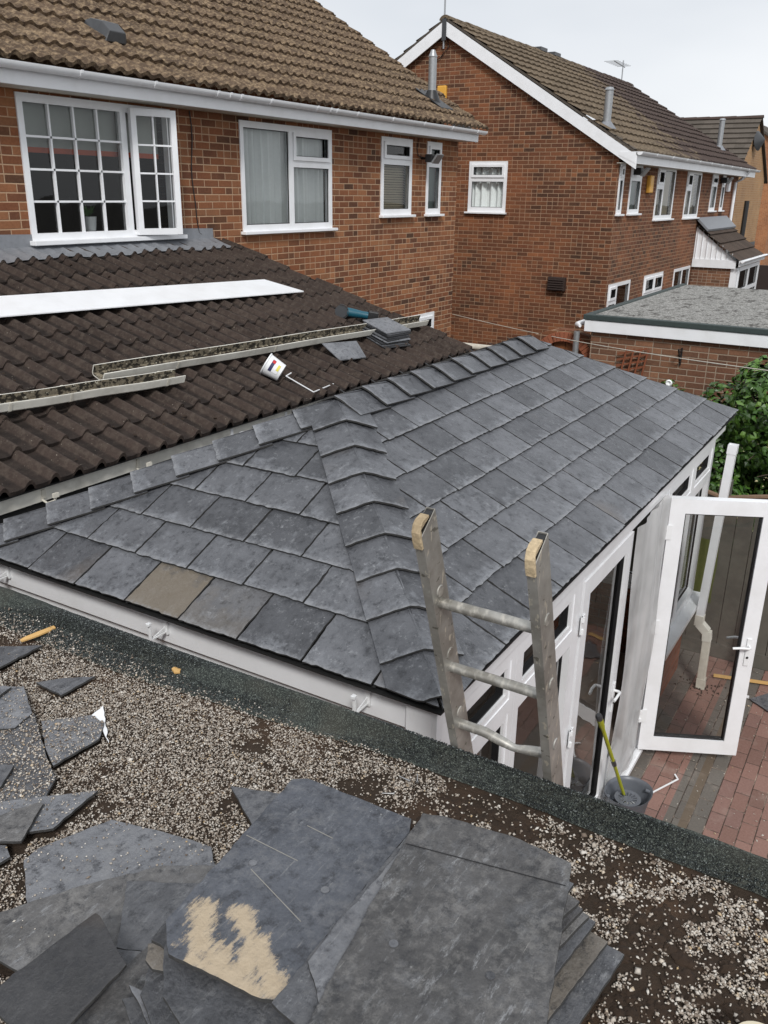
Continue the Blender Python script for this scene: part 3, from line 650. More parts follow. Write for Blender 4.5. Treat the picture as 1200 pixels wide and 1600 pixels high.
# ------------------------------------------------------------------ lean-to extension
E_ = thing('lean_to_extension', (5, 5.4, 0), 'single storey extension with dark brown ribbed tile roof and cream fascia below the barred window', 'extension')
ea = math.atan(.335); slen = 3.14
EP = plane_P(3.90, 2.565, ea)
def ext(x, y, h=0): return (x, y-h*math.sin(ea), 2.565+(y-3.90)*.335+h*math.cos(ea))
cx = lambda s: 8.22-.47*(s/slen)
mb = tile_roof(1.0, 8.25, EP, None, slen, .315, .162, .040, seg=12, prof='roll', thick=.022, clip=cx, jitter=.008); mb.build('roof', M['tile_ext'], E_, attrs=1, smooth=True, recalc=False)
b = MB(); b.prism([(1, 4.0, 2.56), (1, 6.87, 3.52), (1, 6.87, 3.46), (1, 4.0, 2.50)], (6.6, 0, 0)); b.build('roof_underlay', M['black_rubber'], E_)
b = MB(); b.box((1, 3.975, 2.458), (8.1, 3.99, 2.548)); b.build('fascia', M['fascia_dirty'], E_)
b = MB(); b.prism([(1, 3.945, 2.553), (1, 3.99, 2.562), (1, 3.99, 2.552), (1, 3.945, 2.543)], (7.12, 0, 0)); b.box((1, 3.998, 2.33), (8.1, 4.01, 2.457)); b.build('eaves_felt', M['black_rubber'], E_)  # felt drip, plus an added black board that darkens the gap below
boxes('soffit', M['black_rubber'], E_, [((1, 4.012, 2.43), (8.1, 4.2, 2.45))])
boxes('wall', M['brick'], E_, [((1, 4.2, 0), (8.0, 4.42, 2.5))])
b = MB(); b.prism([(7.78, 4.425, 0), (7.78, 6.86, 0), (7.78, 6.86, 3.45), (7.78, 4.425, 2.62)], (.22, 0, 0)); b.build('side_wall', M['brick'], E_)
# lead flashing with a dressed wavy lower edge
b = MB(); nx = 240
for i in range(nx+1):
    x = 3.5+(7.62-3.5)*i/nx; hh = .034*max(0, math.sin(math.pi*((x/.162) % 1)/.42))**.8 if ((x/.162) % 1) < .42 else -.002
    wv = .02*math.sin(x*5)+.012*math.sin(x*13)
    b.v += [(x, YW-.012, 3.705+.008*math.sin(x*3)), (x, YW-.016, 3.60), ext(x, 6.72, .034+.6*hh), ext(x, 6.62+wv, .036+hh)]
    if i:
        k0 = len(b.v)-8
        for j in range(3): b.face([k0+j, k0+4+j, k0+5+j, k0+1+j])
b.build('lead_flashing', M['lead'], E_, smooth=True, recalc=False)
# old gutter clips left on the cream fascia
for i, x in enumerate([2.92, 3.62, 4.5, 5.12, 5.95, 6.8, 7.6]):
    b = MB(); b.box((x-.012, 3.966, 2.475), (x+.012, 3.974, 2.525)); b.tube([(x-.015, 3.97, 2.47), (x-.01, 3.935, 2.455), (x+.012, 3.90, 2.47), (x+.02, 3.89, 2.50)], .007, 6); b.box((x-.0, 3.885, 2.49), (x+.035, 3.90, 2.515)); b.build('gutter_clip', M['upvc_old'] if i < 2 else M['upvc'], E_)

# ------------------------------------------------------------------ slate-roofed conservatory
C_ = thing('conservatory', (5, 2.5, 0), 'white conservatory with new grey slate hipped roof and french doors, centre of the garden', 'conservatory')
AN = R(25.6); cA, sA = math.cos(AN), math.sin(AN); XL, XR, YF, YB = 2.38, 7.72, 1.20, 3.88; ZE = 2.40; RUN = 1.34; SL = RUN/cA
def SF(a, s, h): return Vector((a, YF+s*cA-h*sA, ZE+s*sA+h*cA))
def SLf(a, s, h): return Vector((XL+s*cA-h*sA, a, ZE+s*sA+h*cA))
def SR(a, s, h): return Vector((XR-s*cA+h*sA, a, ZE+s*sA+h*cA))
def SB(a, s, h): return Vector((a, YB-s*cA+h*sA, ZE+s*sA+h*cA))
def clip_poly(poly, a, b_, c):     # keep a*x+b*y<=c
    o_ = []
    for i in range(len(poly)):
        p, q = poly[i], poly[(i+1) % len(poly)]; dp, dq = a*p[0]+b_*p[1]-c, a*q[0]+b_*q[1]-c
        if dp <= 0: o_.append(p)
        if dp*dq < 0: t_ = dp/(dp-dq); o_.append((p[0]+(q[0]-p[0])*t_, p[1]+(q[1]-p[1])*t_))
    return o_
def jag(poly, amp=.0016, step=.022):
    o_ = []
    for i in range(len(poly)):
        p, q = poly[i], poly[(i+1) % len(poly)]; d = math.hypot(q[0]-p[0], q[1]-p[1])
        if d < .004: continue
        n_ = max(1, int(d/step)); nx_, ny_ = (q[1]-p[1])/d, -(q[0]-p[0])/d
        for k_ in range(n_):
            t_ = k_/n_; w = random.gauss(0, amp) if k_ else 0; o_.append((p[0]+(q[0]-p[0])*t_+nx_*w, p[1]+(q[1]-p[1])*t_+ny_*w))
    return o_
JOINTS = []
def slates(PF, a0, a1, joint0, brown=False):
    mb = MB(); g = .226; Wd = .32; c45 = cA; JOINTS.append([])
    for r in range(7):
        s0 = -.028 if r == 0 else r*g; s1 = (r+1)*g+.05
        off = joint0+(.16 if r % 2 else 0)+random.uniform(-.01, .01); k0 = int((a0-off)/Wd)-2; k1 = int((a1-off)/Wd)+2
        for k_ in range(k0, k1):
            ja = off+k_*Wd; jb = ja+Wd-.011
            ds = random.uniform(-.004, .004); jj = ja-.0055; sj = min((r+1)*g-.002, (jj-a0)/c45-.01, (a1-jj)/c45-.01)
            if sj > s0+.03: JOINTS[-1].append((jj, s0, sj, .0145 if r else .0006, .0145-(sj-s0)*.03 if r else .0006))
            poly = [(ja, s0+ds), (jb, s0+ds+random.uniform(-.003, .003)), (jb, s1), (ja, s1)]
            for (A, B, Cc) in ((-1, c45, -a0+.0), (1, c45, a1), (0, 1, SL)):
                poly = clip_poly(poly, A, B, Cc)
                if len(poly) < 3: break
            if len(poly) < 3: continue
            poly = jag(poly)
            if len(poly) < 3: continue
            lift = random.uniform(0, .003); tl = random.uniform(-.012, .012)
            def hgt(s_, a_): return .0125+lift-(s_-s0)*.050+(a_-ja)*tl*.3
            top = [PF(a_, s_, hgt(s_, a_)+.0090) for a_, s_ in poly]; bot = [PF(a_, s_, hgt(s_, a_)) for a_, s_ in poly]
            up_ = (PF(0, 1, 0)-PF(0, 0, 0)); mb.cur = (2.0 if (brown and r == 0 and abs(ja+.16-2.58) < .12) else 1.6 if (brown and r == 0 and abs(ja+.16-2.26) < .12) else random.random(), tuple(PF(ja, s0, 0)), tuple(up_))
            n = len(mb.v); k = len(top); mb.v += [tuple(p) for p in bot]+[tuple(p) for p in top]
            mb.face([n+k+i for i in range(k)]); mb.m = 1
            for i in range(k): j = (i+1) % k; mb.face([n+i, n+j, n+k+j, n+k+i])
            mb.m = 0
    return mb
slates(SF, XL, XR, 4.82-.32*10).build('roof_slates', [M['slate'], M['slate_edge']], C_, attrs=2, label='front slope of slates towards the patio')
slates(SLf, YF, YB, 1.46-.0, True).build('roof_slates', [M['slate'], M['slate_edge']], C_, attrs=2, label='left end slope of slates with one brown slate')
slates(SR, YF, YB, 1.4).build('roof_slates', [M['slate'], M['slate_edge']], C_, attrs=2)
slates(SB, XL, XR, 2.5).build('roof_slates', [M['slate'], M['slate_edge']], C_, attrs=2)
# underlay deck
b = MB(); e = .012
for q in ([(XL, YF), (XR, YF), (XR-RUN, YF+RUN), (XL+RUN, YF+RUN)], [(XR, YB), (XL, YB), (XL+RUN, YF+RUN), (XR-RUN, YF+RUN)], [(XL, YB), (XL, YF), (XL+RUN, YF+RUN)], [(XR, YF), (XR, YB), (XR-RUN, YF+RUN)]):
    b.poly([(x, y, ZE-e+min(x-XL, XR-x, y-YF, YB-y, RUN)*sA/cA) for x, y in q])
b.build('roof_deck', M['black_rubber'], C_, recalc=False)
# black strips standing in for the gap shadow in the joints of every course
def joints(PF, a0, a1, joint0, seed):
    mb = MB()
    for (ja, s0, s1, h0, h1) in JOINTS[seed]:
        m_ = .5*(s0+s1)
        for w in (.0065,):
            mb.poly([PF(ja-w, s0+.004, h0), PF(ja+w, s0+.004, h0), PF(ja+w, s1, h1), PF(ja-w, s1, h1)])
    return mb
for sd, PF in enumerate((SF, SLf, SR, SB)): joints(PF, 0, 0, 0, sd).build('joint_shadow_strips', M['black_rubber'], C_, recalc=False, kind='stuff')
def caps(p0, p1, n, dL, dR, nL, nR, wing=.158, jl=.02, flat=False, name='hip_slates'):
    """angled cap slates from p0 (low) to p1; dL/dR wing directions lying in the slopes"""
    mb = MB(); p0, p1 = Vector(p0), Vector(p1); d = (p1-p0)/n; dn = d.normalized()
    for i in range(n):
        a = p0+d*i-dn*.012; c = p0+d*(i+1)+dn*(.05 if i < n-1 else .004); lo, hi_ = .056+random.uniform(0, .005), .034
        if flat: a -= dn*.0
        for (dv, nv) in ((dL, nL), (dR, nR)):
            mb.cur = (random.random(), tuple(a), tuple(dn))
            w = wing+random.uniform(-.004, .004); m_ = 7
            def edge(P, h, t0, t1): return [P+dv*(w*(t0+(t1-t0)*k_/m_))+nv*h+(dn*random.gauss(0, .002) if 0 < k_ < m_ else Vector()) for k_ in range(m_+1)]
            nb = nv.normalized(); rdg = (nL+nR).normalized()
            def prof(P, h):
                L_ = []
                for k_ in range(m_+1): t_ = k_/m_; L_.append(P+dv*(w*t_)+nv*(h*(1-.12*t_))+(dn*random.gauss(0, .0015) if k_ else Vector()))
                L_[0] = P+rdg*h
                if i == 0 and not flat and dn.z > .1: L_ = [Q+dn*max(0, (ZE-.016+h*.8-Q.z)/dn.z) for Q in L_]
                return L_
            A1 = prof(a, lo); C1 = [(a+dv*(w*k_/m_)+nv*(lo*(1-.12*k_/m_)) if k_ else a+rdg*lo)+(c-a)-nv*(lo-hi_) for k_ in range(m_+1)]
            A0 = [P-nv*.010 for P in A1]; C0 = [P-nv*.010 for P in C1]
            n_ = len(mb.v); mb.v += [tuple(P) for P in A1+C1+A0+C0]; K = m_+1
            for k_ in range(m_):
                mb.m = 0; mb.face([n_+k_, n_+k_+1, n_+K+k_+1, n_+K+k_]); mb.m = 1; mb.face([n_+2*K+k_, n_+2*K+k_+1, n_+k_+1, n_+k_])
            mb.face([n_+m_, n_+3*K-1, n_+4*K-1, n_+2*K-1]); mb.m = 0
    return mb
nF, nL_, nR_, nB = Vector((0, -sA, cA)), Vector((-sA, 0, cA)), Vector((sA, 0, cA)), Vector((0, sA, cA))
AP = Vector((XL+RUN, YF+RUN, ZE+RUN*sA/cA)); AR = Vector((XR-RUN, YF+RUN, AP.z))
def hip(c0, top, n, na, nb_):
    c0, top = Vector(c0), Vector(top); d = (top-c0).normalized()
    def wd(nv, other):
        w = nv.cross(d).normalized()
        return w if w.dot(other) < 0 else -w
    # wing direction points away from the neighbouring slope
    da = wd(na, nb_); db = wd(nb_, na)
    da = -da if da.dot(Vector((nb_.x, nb_.y, 0))) > 0 else da; db = -db if db.dot(Vector((na.x, na.y, 0))) > 0 else db
    return caps(c0, top, n, da, db, na, nb_)
KA = dict(attrs=2, smooth=False, recalc=True)
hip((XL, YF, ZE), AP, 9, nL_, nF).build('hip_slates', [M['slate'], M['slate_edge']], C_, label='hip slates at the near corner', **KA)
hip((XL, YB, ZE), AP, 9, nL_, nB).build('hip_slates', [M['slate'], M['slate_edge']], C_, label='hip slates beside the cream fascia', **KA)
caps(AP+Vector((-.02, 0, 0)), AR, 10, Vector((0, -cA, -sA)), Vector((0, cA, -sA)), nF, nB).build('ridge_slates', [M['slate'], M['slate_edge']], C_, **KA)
# box gutter strip and fascias
boxes('box_gutter', M['black_rubber'], C_, [((2.3, 3.885, 2.33), (8.1, 3.984, 2.36))])
FZ0, FZ1 = 2.215, 2.371
b = MB()
b.box((2.425, 1.25, FZ0), (2.45, 3.98, FZ1)); b.build('fascia', M['upvc'], C_, bevel=.003, label='left end white fascia board')
b = MB(); b.box((2.452, 1.235, FZ0+.02), (7.67, 1.262, FZ1)); b.build('fascia', M['upvc'], C_, bevel=.003)
b = MB(); b.box((2.40, 1.21, FZ0-.005), (2.45, 1.232, FZ1)); b.box((2.40, 1.232, FZ0-.005), (2.423, 1.34, FZ1)); b.build('fascia_corner', M['upvc'], C_, bevel=.002)
b = MB(); b.box((7.62, 1.264, FZ0+.02), (7.67, 3.98, FZ1)); b.build('fascia', M['upvc'], C_)
b = MB(); b.prism([(2.352, 1.172, 2.373), (7.75, 1.172, 2.373), (7.75, 3.9, 2.373), (2.352, 3.9, 2.373)], (0, 0, .006)); b.build('eaves_felt', M['black_rubber'], C_)
boxes('soffit', M['upvc'], C_, [((2.452, 1.264, FZ0+.005), (7.61, 1.30, FZ0+.018)), ((2.452, 1.31, FZ0+.005), (2.5, 3.9, FZ0+.018))])
# square-line gutter brackets on the left fascia
for y in (1.55, 2.60, 3.68):
    b = MB(); b.box((2.412, y-.045, 2.26), (2.4245, y-.02, 2.365)); b.box((2.33, y-.040, 2.270), (2.412, y-.026, 2.278)); b.box((2.320, y-.040, 2.270), (2.3295, y-.026, 2.350)); b.box((2.310, y-.042, 2.343), (2.330, y-.024, 2.356))
    b.box((2.40, y-.055, 2.355), (2.4245, y-.01, 2.37)); b.prism([(2.34, y-.036, 2.28), (2.412, y-.036, 2.28), (2.412, y-.036, 2.30)], (0, .006, 0))
    b.build('gutter_bracket', M['white_plastic'], C_, bevel=.0015)
# walls and frames
TF = TY(1.30); zt = 2.22
boxes('end_wall', M['upvc'], C_, [((2.46, 1.32, .0), (2.52, 4.19, 2.22))])
b = MB(); b.box((2.462, 1.262, 0), (2.53, 1.318, zt)); b.build('corner_post', M['upvc'], C_, bevel=.004)
window(C_, TF, 2.54, 3.27, .62, zt, [(2.60, 3.215, .70, 1.88), (2.60, 3.215, 1.95, 2.16)], sash=(1, 0), sill=False, back=False, frame_w=(-.03, .04))
window(C_, TF, 3.275, 4.10, .62, zt, [(3.335, 4.04, .70, 1.84), (3.335, 4.04, 1.93, 2.15)], sash=(1,), sill=False, back=False, frame_w=(-.03, .04))
window(C_, TF, 5.96, 6.74, .78, zt, [(6.03, 6.69, .86, 1.86), (6.03, 6.69, 1.95, 2.15)], sash=(1,), sill=False, back=False, frame_w=(-.03, .04))
window(C_, TF, 6.745, 7.44, .78, zt, [(6.80, 7.37, .86, 1.86), (6.80, 7.37, 1.95, 2.15)], sash=(1,), sill=False, back=False, frame_w=(-.03, .04))
boxes('dwarf_wall', M['brick_dwarf'], C_, [((2.53, 1.30, 0), (4.10, 1.42, .58))])
boxes('dwarf_wall', M['brick_dwarf'], C_, [((5.97, 1.30, 0), (7.46, 1.42, .73)), ((7.34, 1.415, 0), (7.455, 4.19, .729))])
b = MB(); b.box((2.52, 1.14, .585), (4.12, 1.42, .618)); b.build('sill', M['upvc'], C_, bevel=.004)
b = MB(); b.box((5.96, 1.17, .735), (7.52, 1.42, .778)); b.box((7.33, 1.43, .735), (7.52, 4.19, .778)); b.build('sill', M['upvc'], C_, bevel=.004)
window(C_, lambda u, w, z: (7.40+w, u, z), 1.45, 2.8, .78, zt, [(1.52, 2.08, .86, 2.14), (2.16, 2.73, .86, 2.14)], sill=False, back=False, frame_w=(-.03, .04))
window(C_, lambda u, w, z: (7.40+w, u, z), 2.805, 4.15, .78, zt, [(2.87, 3.43, .86, 2.14), (3.51, 4.09, .86, 2.14)], sill=False, back=False, frame_w=(-.03, .04))
# door frame, threshold
b = MB(); b.box((4.105, 1.262, .1), (4.165, 1.36, zt)); b.box((5.885, 1.262, .1), (5.95, 1.36, zt)); b.box((4.167, 1.262, 2.165), (5.883, 1.36, zt)); b.build('door_frame', M['upvc'], C_, bevel=.004)
b = MB(); b.box((4.10, 1.197, .045), (5.96, 1.42, .085)); b.box((4.17, 1.21, .086), (5.88, 1.24, .10)); b.box((4.17, 1.28, .086), (5.88, 1.38, .125)); b.build('threshold', M['upvc'], C_, bevel=.004)
boxes('threshold_brick', M['brick_dwarf'], C_, [((4.10, 1.22, 0), (5.96, 1.42, .043))])
boxes('interior_floor', M['innerfloor'], C_, [((2.53, 1.43, 0), (7.33, 4.19, .08))])
boxes('interior_ceiling', M['wallpaint'], C_, [((2.53, 1.43, 2.19), (7.33, 3.95, 2.21))])
boxes('interior_wall', M['wallpaint'], C_, [((2.53, 4.12, .085), (7.33, 4.19, 2.18))])
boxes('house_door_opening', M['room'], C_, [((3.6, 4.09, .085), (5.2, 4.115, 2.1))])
def door_leaf(T, w, z0, z1, name, label, hand, hz=1.05):
    b = MB(); b.plate(T, 0, w, z0, z1, [(.105, w-.105, z0+.115, z1-.105)], -.035, .035); d = b.build(name, M['upvc'], C_, bevel=.005, label=label)
    b = MB(); b.plate(T, .103, w-.103, z0+.113, z1-.103, [(.115, w-.115, z0+.125, z1-.115)], -.02, .02); b.build('gasket', M['gasket'], d)
    b = MB(); b.poly([T(.107, 0, z0+.117), T(w-.107, 0, z0+.117), T(w-.107, 0, z1-.107), T(.107, 0, z1-.107)]); b.build('door_glass', M['glass_door'], d, recalc=False)
    for sg in (1, -1):
        b = MB(); b.box((w-.07, sg*.0355, hz-.16) if sg > 0 else (w-.07, -.045, hz-.16), (w-.035, .045, hz+.06) if sg > 0 else (w-.035, -.0355, hz+.06), T); b.build('handle_plate', M['white_plastic'], d, bevel=.003)
        b = MB(); P_ = [T(w-.052, sg*.045, hz), T(w-.052, sg*.075, hz), T(w-.065, sg*.085, hz+.002), T(w-.12, sg*.085, hz+.004), T(w-.175, sg*.08, hz-.004)]; b.tube(P_, .0095, 10, sy=1); b.build('handle', M['white_plastic'], d, smooth=True)
    b = MB(); P_ = [T(w-.052, .046, hz-.09), T(w-.052, .05, hz-.09)]; b.tube(P_, .009, 10); b.build('keyhole', M['black'], d)
    for z in (z0+.25, z0+1.0, z1-.30):
        b = MB()
        for zz in (z, z+.075): b.tube([T(-.018, .045, zz), T(-.018, .045, zz+.03)], .011, 8)
        b.box((-.03, .037, z), (.03, .043, z+.105), T)
        b.build('hinge', M['white_plastic'], d)
    return d
door_leaf(lambda u, w, z: (4.185+u, 1.29-w, z), .90, .13, 2.155, 'door', 'closed left leaf of the french doors', 1)
dx, dy = .44, -.898
door_leaf(lambda u, w, z: (5.885+dx*u+dy*w*-1*-1, 1.235+dy*u-dx*w, z), .735, .11, 2.15, 'door', 'right leaf of the french doors swung open over the patio', -1)
# hanging plastic sheet in the doorway
b = MB(); nx, nz_ = 60, 60
for j in range(nz_+1):
    tz = j/nz_; z = 2.19-tz*2.06
    for i in range(nx+1):
        tx = i/nx; x = 5.06+.80*tx-.03*math.sin(tz*3.)*tx
        y = 1.232-.035*math.sin(tz*math.pi*.9)*(.35+.65*math.sin(tx*3.0))-.010*math.sin(tx*13+tz*5)-.008*math.sin(tx*7-tz*9)+.004*math.sin(tx*31+5*tz)
        b.v.append((x, y, z))
for j in range(nz_):
    for i in range(nx): a = j*(nx+1)+i; b.face([a, a+1, a+nx+2, a+nx+1])
b.build('plastic_sheet', M['sheet'], None, smooth=True, recalc=False, label='translucent plastic sheet hung in the open half of the french doorway', cat='plastic sheet')

# ------------------------------------------------------------------ flat roofed garage we stand on
G_ = thing('flat_roof_garage', (-.6, -1, 0), 'flat felt roof in the foreground with dark raised mineral felt edge', 'garage')
boxes('wall', M['brick'], G_, [((-3.2, -5.4, 0), (2.02, 5.2, 2.30))])
b = MB(); b.box((-3.3, -5.5, 2.31), (2.045, 5.3, 2.418)); b.build('roof_surface', M['soil'], G_)
b = MB(); prof = [(1.78, 2.421), (1.86, 2.432), (1.93, 2.455), (1.965, 2.487), (1.99, 2.499), (2.025, 2.50), (2.05, 2.492), (2.058, 2.47), (2.058, 2.30), (2.03, 2.29)]
ny = 360
for j in range(ny+1):
    y = -5.5+j*10.8/ny
    for i, (x, z) in enumerate(prof):
        wob = .007*math.sin(y*3.1)+.005*math.sin(y*11+i)+random.uniform(-.002, .002)+(.006 if (y+.3) % .93 < .03 else 0)
        f_ = .19+.42*min(1, max(0, (y-1.1)/1.2)); x = 2.058-(2.058-x)*f_; b.v.append((x+(wob*.6 if i < 5 else wob*.4), y, z+(.004*math.sin(y*4.3+1)+random.uniform(-.001, .001) if 2 < i < 8 else 0)-(.012*min(1, max(0, (y-1.2)/1.2)) if 1 < i < 9 else 0)))
for j in range(ny):
    for i in range(len(prof)-1): a = j*len(prof)+i; b.face([a, a+1, a+len(prof)+1, a+len(prof)])
b.build('raised_felt_edge', M['felt'], G_, smooth=True, recalc=False)

# ------------------------------------------------------------------ loose slates on the flat roof
FRAG = []
def slab(name, px, z, mat, label, cat='slate', group=None, th=.009, j=.0013, dust=0.0, tilt=None):
    """px: outline measured in the photo; z: height of its top (number or one per corner)"""
    zs = z if isinstance(z, (list, tuple)) else [z]*len(px)
    P = [onz(p[0], p[1], q) for p, q in zip(px, zs)]
    pts = []
    for i in range(len(P)):
        a, c = P[i], P[(i+1) % len(P)]; d = (c-a); n_ = max(1, int(d.length/.02)); nr = Vector((d.y, -d.x, 0)).normalized()
        for k in range(n_): pts.append(a+d*(k/n_)+nr*(random.gauss(0, j) if k else 0))
    b = MB(); b.prism([p-Vector((0, 0, th)) for p in pts], (0, 0, th), 1)
    o = b.build(name, [M[mat], M['slate_edge'] if 'slate' in mat else M[mat]], None, label=label, cat=cat, group=group, bevel=.0012)
    FRAG.append(([(p.x, p.y) for p in pts], max(q.z for q in P), dust, o)); return o
g1 = 'broken slates scattered on the gravel roof'
slab('broken_slate', [(-60, 1012), (66, 1008), (0, 1042), (-60, 1050)], 2.445, 'slate_pile', 'pointed grey slate shard at the left edge, farthest left shard below the gutter bracket', group=g1, dust=.02)
slab('broken_slate', [(56, 1066), (92, 1060), (149, 1056), (95, 1086)], 2.442, 'slate_pile', 'small triangular slate shard lying alone on the gravel', group=g1)
slab('broken_slate', [(-50, 1066), (18, 1073), (-50, 1120)], 2.470, 'slate_pile', 'dark slate corner overlapping the lighter upper left shard at the picture edge', group=g1)
slab('broken_slate', [(-50, 1071), (37, 1072), (50, 1114), (23, 1137), (-50, 1146)], 2.455, 'slate_pile', 'four sided grey shard at the left edge with a pale right end', group=g1, dust=.12)
slab('broken_slate', [(64, 1127), (143, 1117), (163, 1129), (155, 1154), (83, 1196), (70, 1165)], 2.446, 'slate_pile', 'five sided slate shard dusted with gravel beside the pale plastic scrap', group=g1, dust=.30)
slab('plastic_scrap', [(143, 1117), (161, 1102), (170, 1162), (160, 1140)], 2.440, 'upvc', 'small pale blue white plastic scrap poking out from under a shard', cat='scrap', th=.002)
slab('broken_slate', [(-40, 1150), (53, 1114), (74, 1185), (87, 1216), (70, 1247), (-40, 1258)], 2.448, 'slate_pile', 'large shard with gravel spilled across its middle at the left edge', group=g1, dust=.42)
slab('broken_slate', [(-40, 1192), (22, 1195), (2, 1228), (-40, 1262)], 2.462, 'slate_pile', 'small dark shard lying over the left of the gravel covered shard', group=g1)
slab('broken_slate', [(-40, 1256), (153, 1235), (83, 1294), (-40, 1312)], 2.452, 'slate_pile', 'long pointed shard with its tip on the gravel and a bright shard on top', group=g1, dust=.10)
slab('broken_slate', [(-40, 1286), (60, 1253), (68, 1255), (33, 1314), (-40, 1314)], 2.468, 'slate_worn', 'light worn shard lying on top of the long pointed shard', group=g1)
slab('broken_slate', [(-40, 1317), (10, 1320), (16, 1338), (-40, 1372)], 2.446, 'slate_pile', 'small shard cut by the left picture edge just above the big dull slates', group=g1, dust=.1)
slab('broken_slate', [(360, 1228), (440, 1240), (470, 1275), (397, 1292)], 2.447, 'slate_pile', 'grey slate point sticking out behind the upper left of the big pile', group=g1)
g2 = 'whole slates lying left of the big pile'
slab('loose_slate', [(37, 1344), (60, 1325), (174, 1280), (250, 1298), (300, 1312), (330, 1323), (333, 1345), (360, 1390), (120, 1460), (42, 1420)], 2.450, 'slate_pile', 'big dull grey slate with a few stones on it, behind the pale curved slate', group=g2, dust=.045)
slab('loose_slate', [(-60, 1445), (128, 1383), (198, 1366), (255, 1352), (330, 1352), (420, 1380), (330, 1480), (120, 1540), (30, 1518), (-60, 1470)], 2.463, 'slate_worn', 'wide pale grey slate sheet left of the pile, partly under the black one', group=g2, dust=.006)
slab('loose_slate', [(198, 1376), (310, 1380), (390, 1390), (300, 1500), (232, 1488), (182, 1480)], 2.475, 'slate_mid', 'medium grey slate between the black slate and the plaster smeared slate', group=g2)
slab('loose_slate', [(182, 1482), (240, 1488), (300, 1520), (330, 1640), (60, 1680), (110, 1600)], 2.50, 'slate_pile', 'grey slate running out of the picture below the right corner of the black slate', group=g2)
slab('loose_slate', [(149, 1426), (156, 1430), (198, 1506), (100, 1610), (60, 1640), (-30, 1560), (-10, 1545)], [2.575, 2.577, 2.565, 2.52, 2.51, 2.52, 2.53], 'slate_dark', 'nearly black rectangular slate standing proud at the lower left', group=g2)
g3 = 'slates stacked in the big pile'
# fanned slates on the right of the pile, lowest first
def rect(cx, cy, ang, l, w, z, mat, label, th=.012, group=g3, cut=None, name='loose_slate', tilt=(0, 0)):
    c, s = math.cos(ang), math.sin(ang); cs = [(l/2, -w/2), (l/2, w/2), (-l/2, w/2), (-l/2, -w/2)]
    if cut: a_, b_ = cut; cs = [(l/2, -w/2), (l/2, w/2), (-l/2+a_, w/2), (-l/2, w/2-b_), (-l/2, -w/2+b_*.8), (-l/2+a_*.8, -w/2)]
    pts = []
    for i in range(len(cs)):
        p, q = cs[i], cs[(i+1) % len(cs)]; d = math.hypot(q[0]-p[0], q[1]-p[1]); n_ = max(1, int(d/.02)); nx_, ny_ = (q[1]-p[1])/d, -(q[0]-p[0])/d
        for k in range(n_):
            w_ = random.gauss(0, .0006) if k else 0; x, y = p[0]+(q[0]-p[0])*k/n_+nx_*w_, p[1]+(q[1]-p[1])*k/n_+ny_*w_
            pts.append(Vector((cx+x*c-y*s, cy+x*s+y*c, z+x*tilt[0]+y*tilt[1])))
    b = MB(); b.prism([p-Vector((0, 0, th)) for p in pts], (0, 0, th), 1); o = b.build(name, [M[mat], M['slate_edge']], None, label=label, cat='slate', group=group, bevel=.0014)
    FRAG.append(([(p.x, p.y) for p in pts], z, 0, o)); return o
def rect_corner(px, py, z, ang, l, w, *a, **k):      # far right corner sits at the measured point
    p = onz(px, py, z); c, s = math.cos(ang), math.sin(ang)
    return rect(p.x-(l/2*c+w/2*s), p.y-(l/2*s-w/2*c), ang, l, w, z, *a, **k)
fan = [(976, 1491, 2.470, -7, 'bottom slate of the fan right of the pile, its corner farthest out', 'slate_pile'),
       (950, 1471, 2.492, -9, 'second slate up in the right hand fan, brownish along its edge', 'slate_brown'),
       (931, 1440, 2.514, -8, 'third slate up in the right hand fan with a dark face', 'slate_mid'),
       (921, 1431, 2.550, -13, 'narrow pale fan slate between the dark one and the upper ones', 'slate_worn'),
       (911, 1420, 2.580, -12, 'narrow slate edge just under the scratched upper fan slate', 'slate_mid'),
       (906, 1408, 2.615, -14, 'upper fan slate with pale scratches directly under the top right slate', 'slate_worn'),
       (897, 1380, 2.650, -4, 'highest fan slate, only its corner showing beside the top right slate', 'slate_pile')]
for px, py, z, an, lb, mt in fan: rect_corner(px, py, z, R(an), .52, .34, mt, lb)
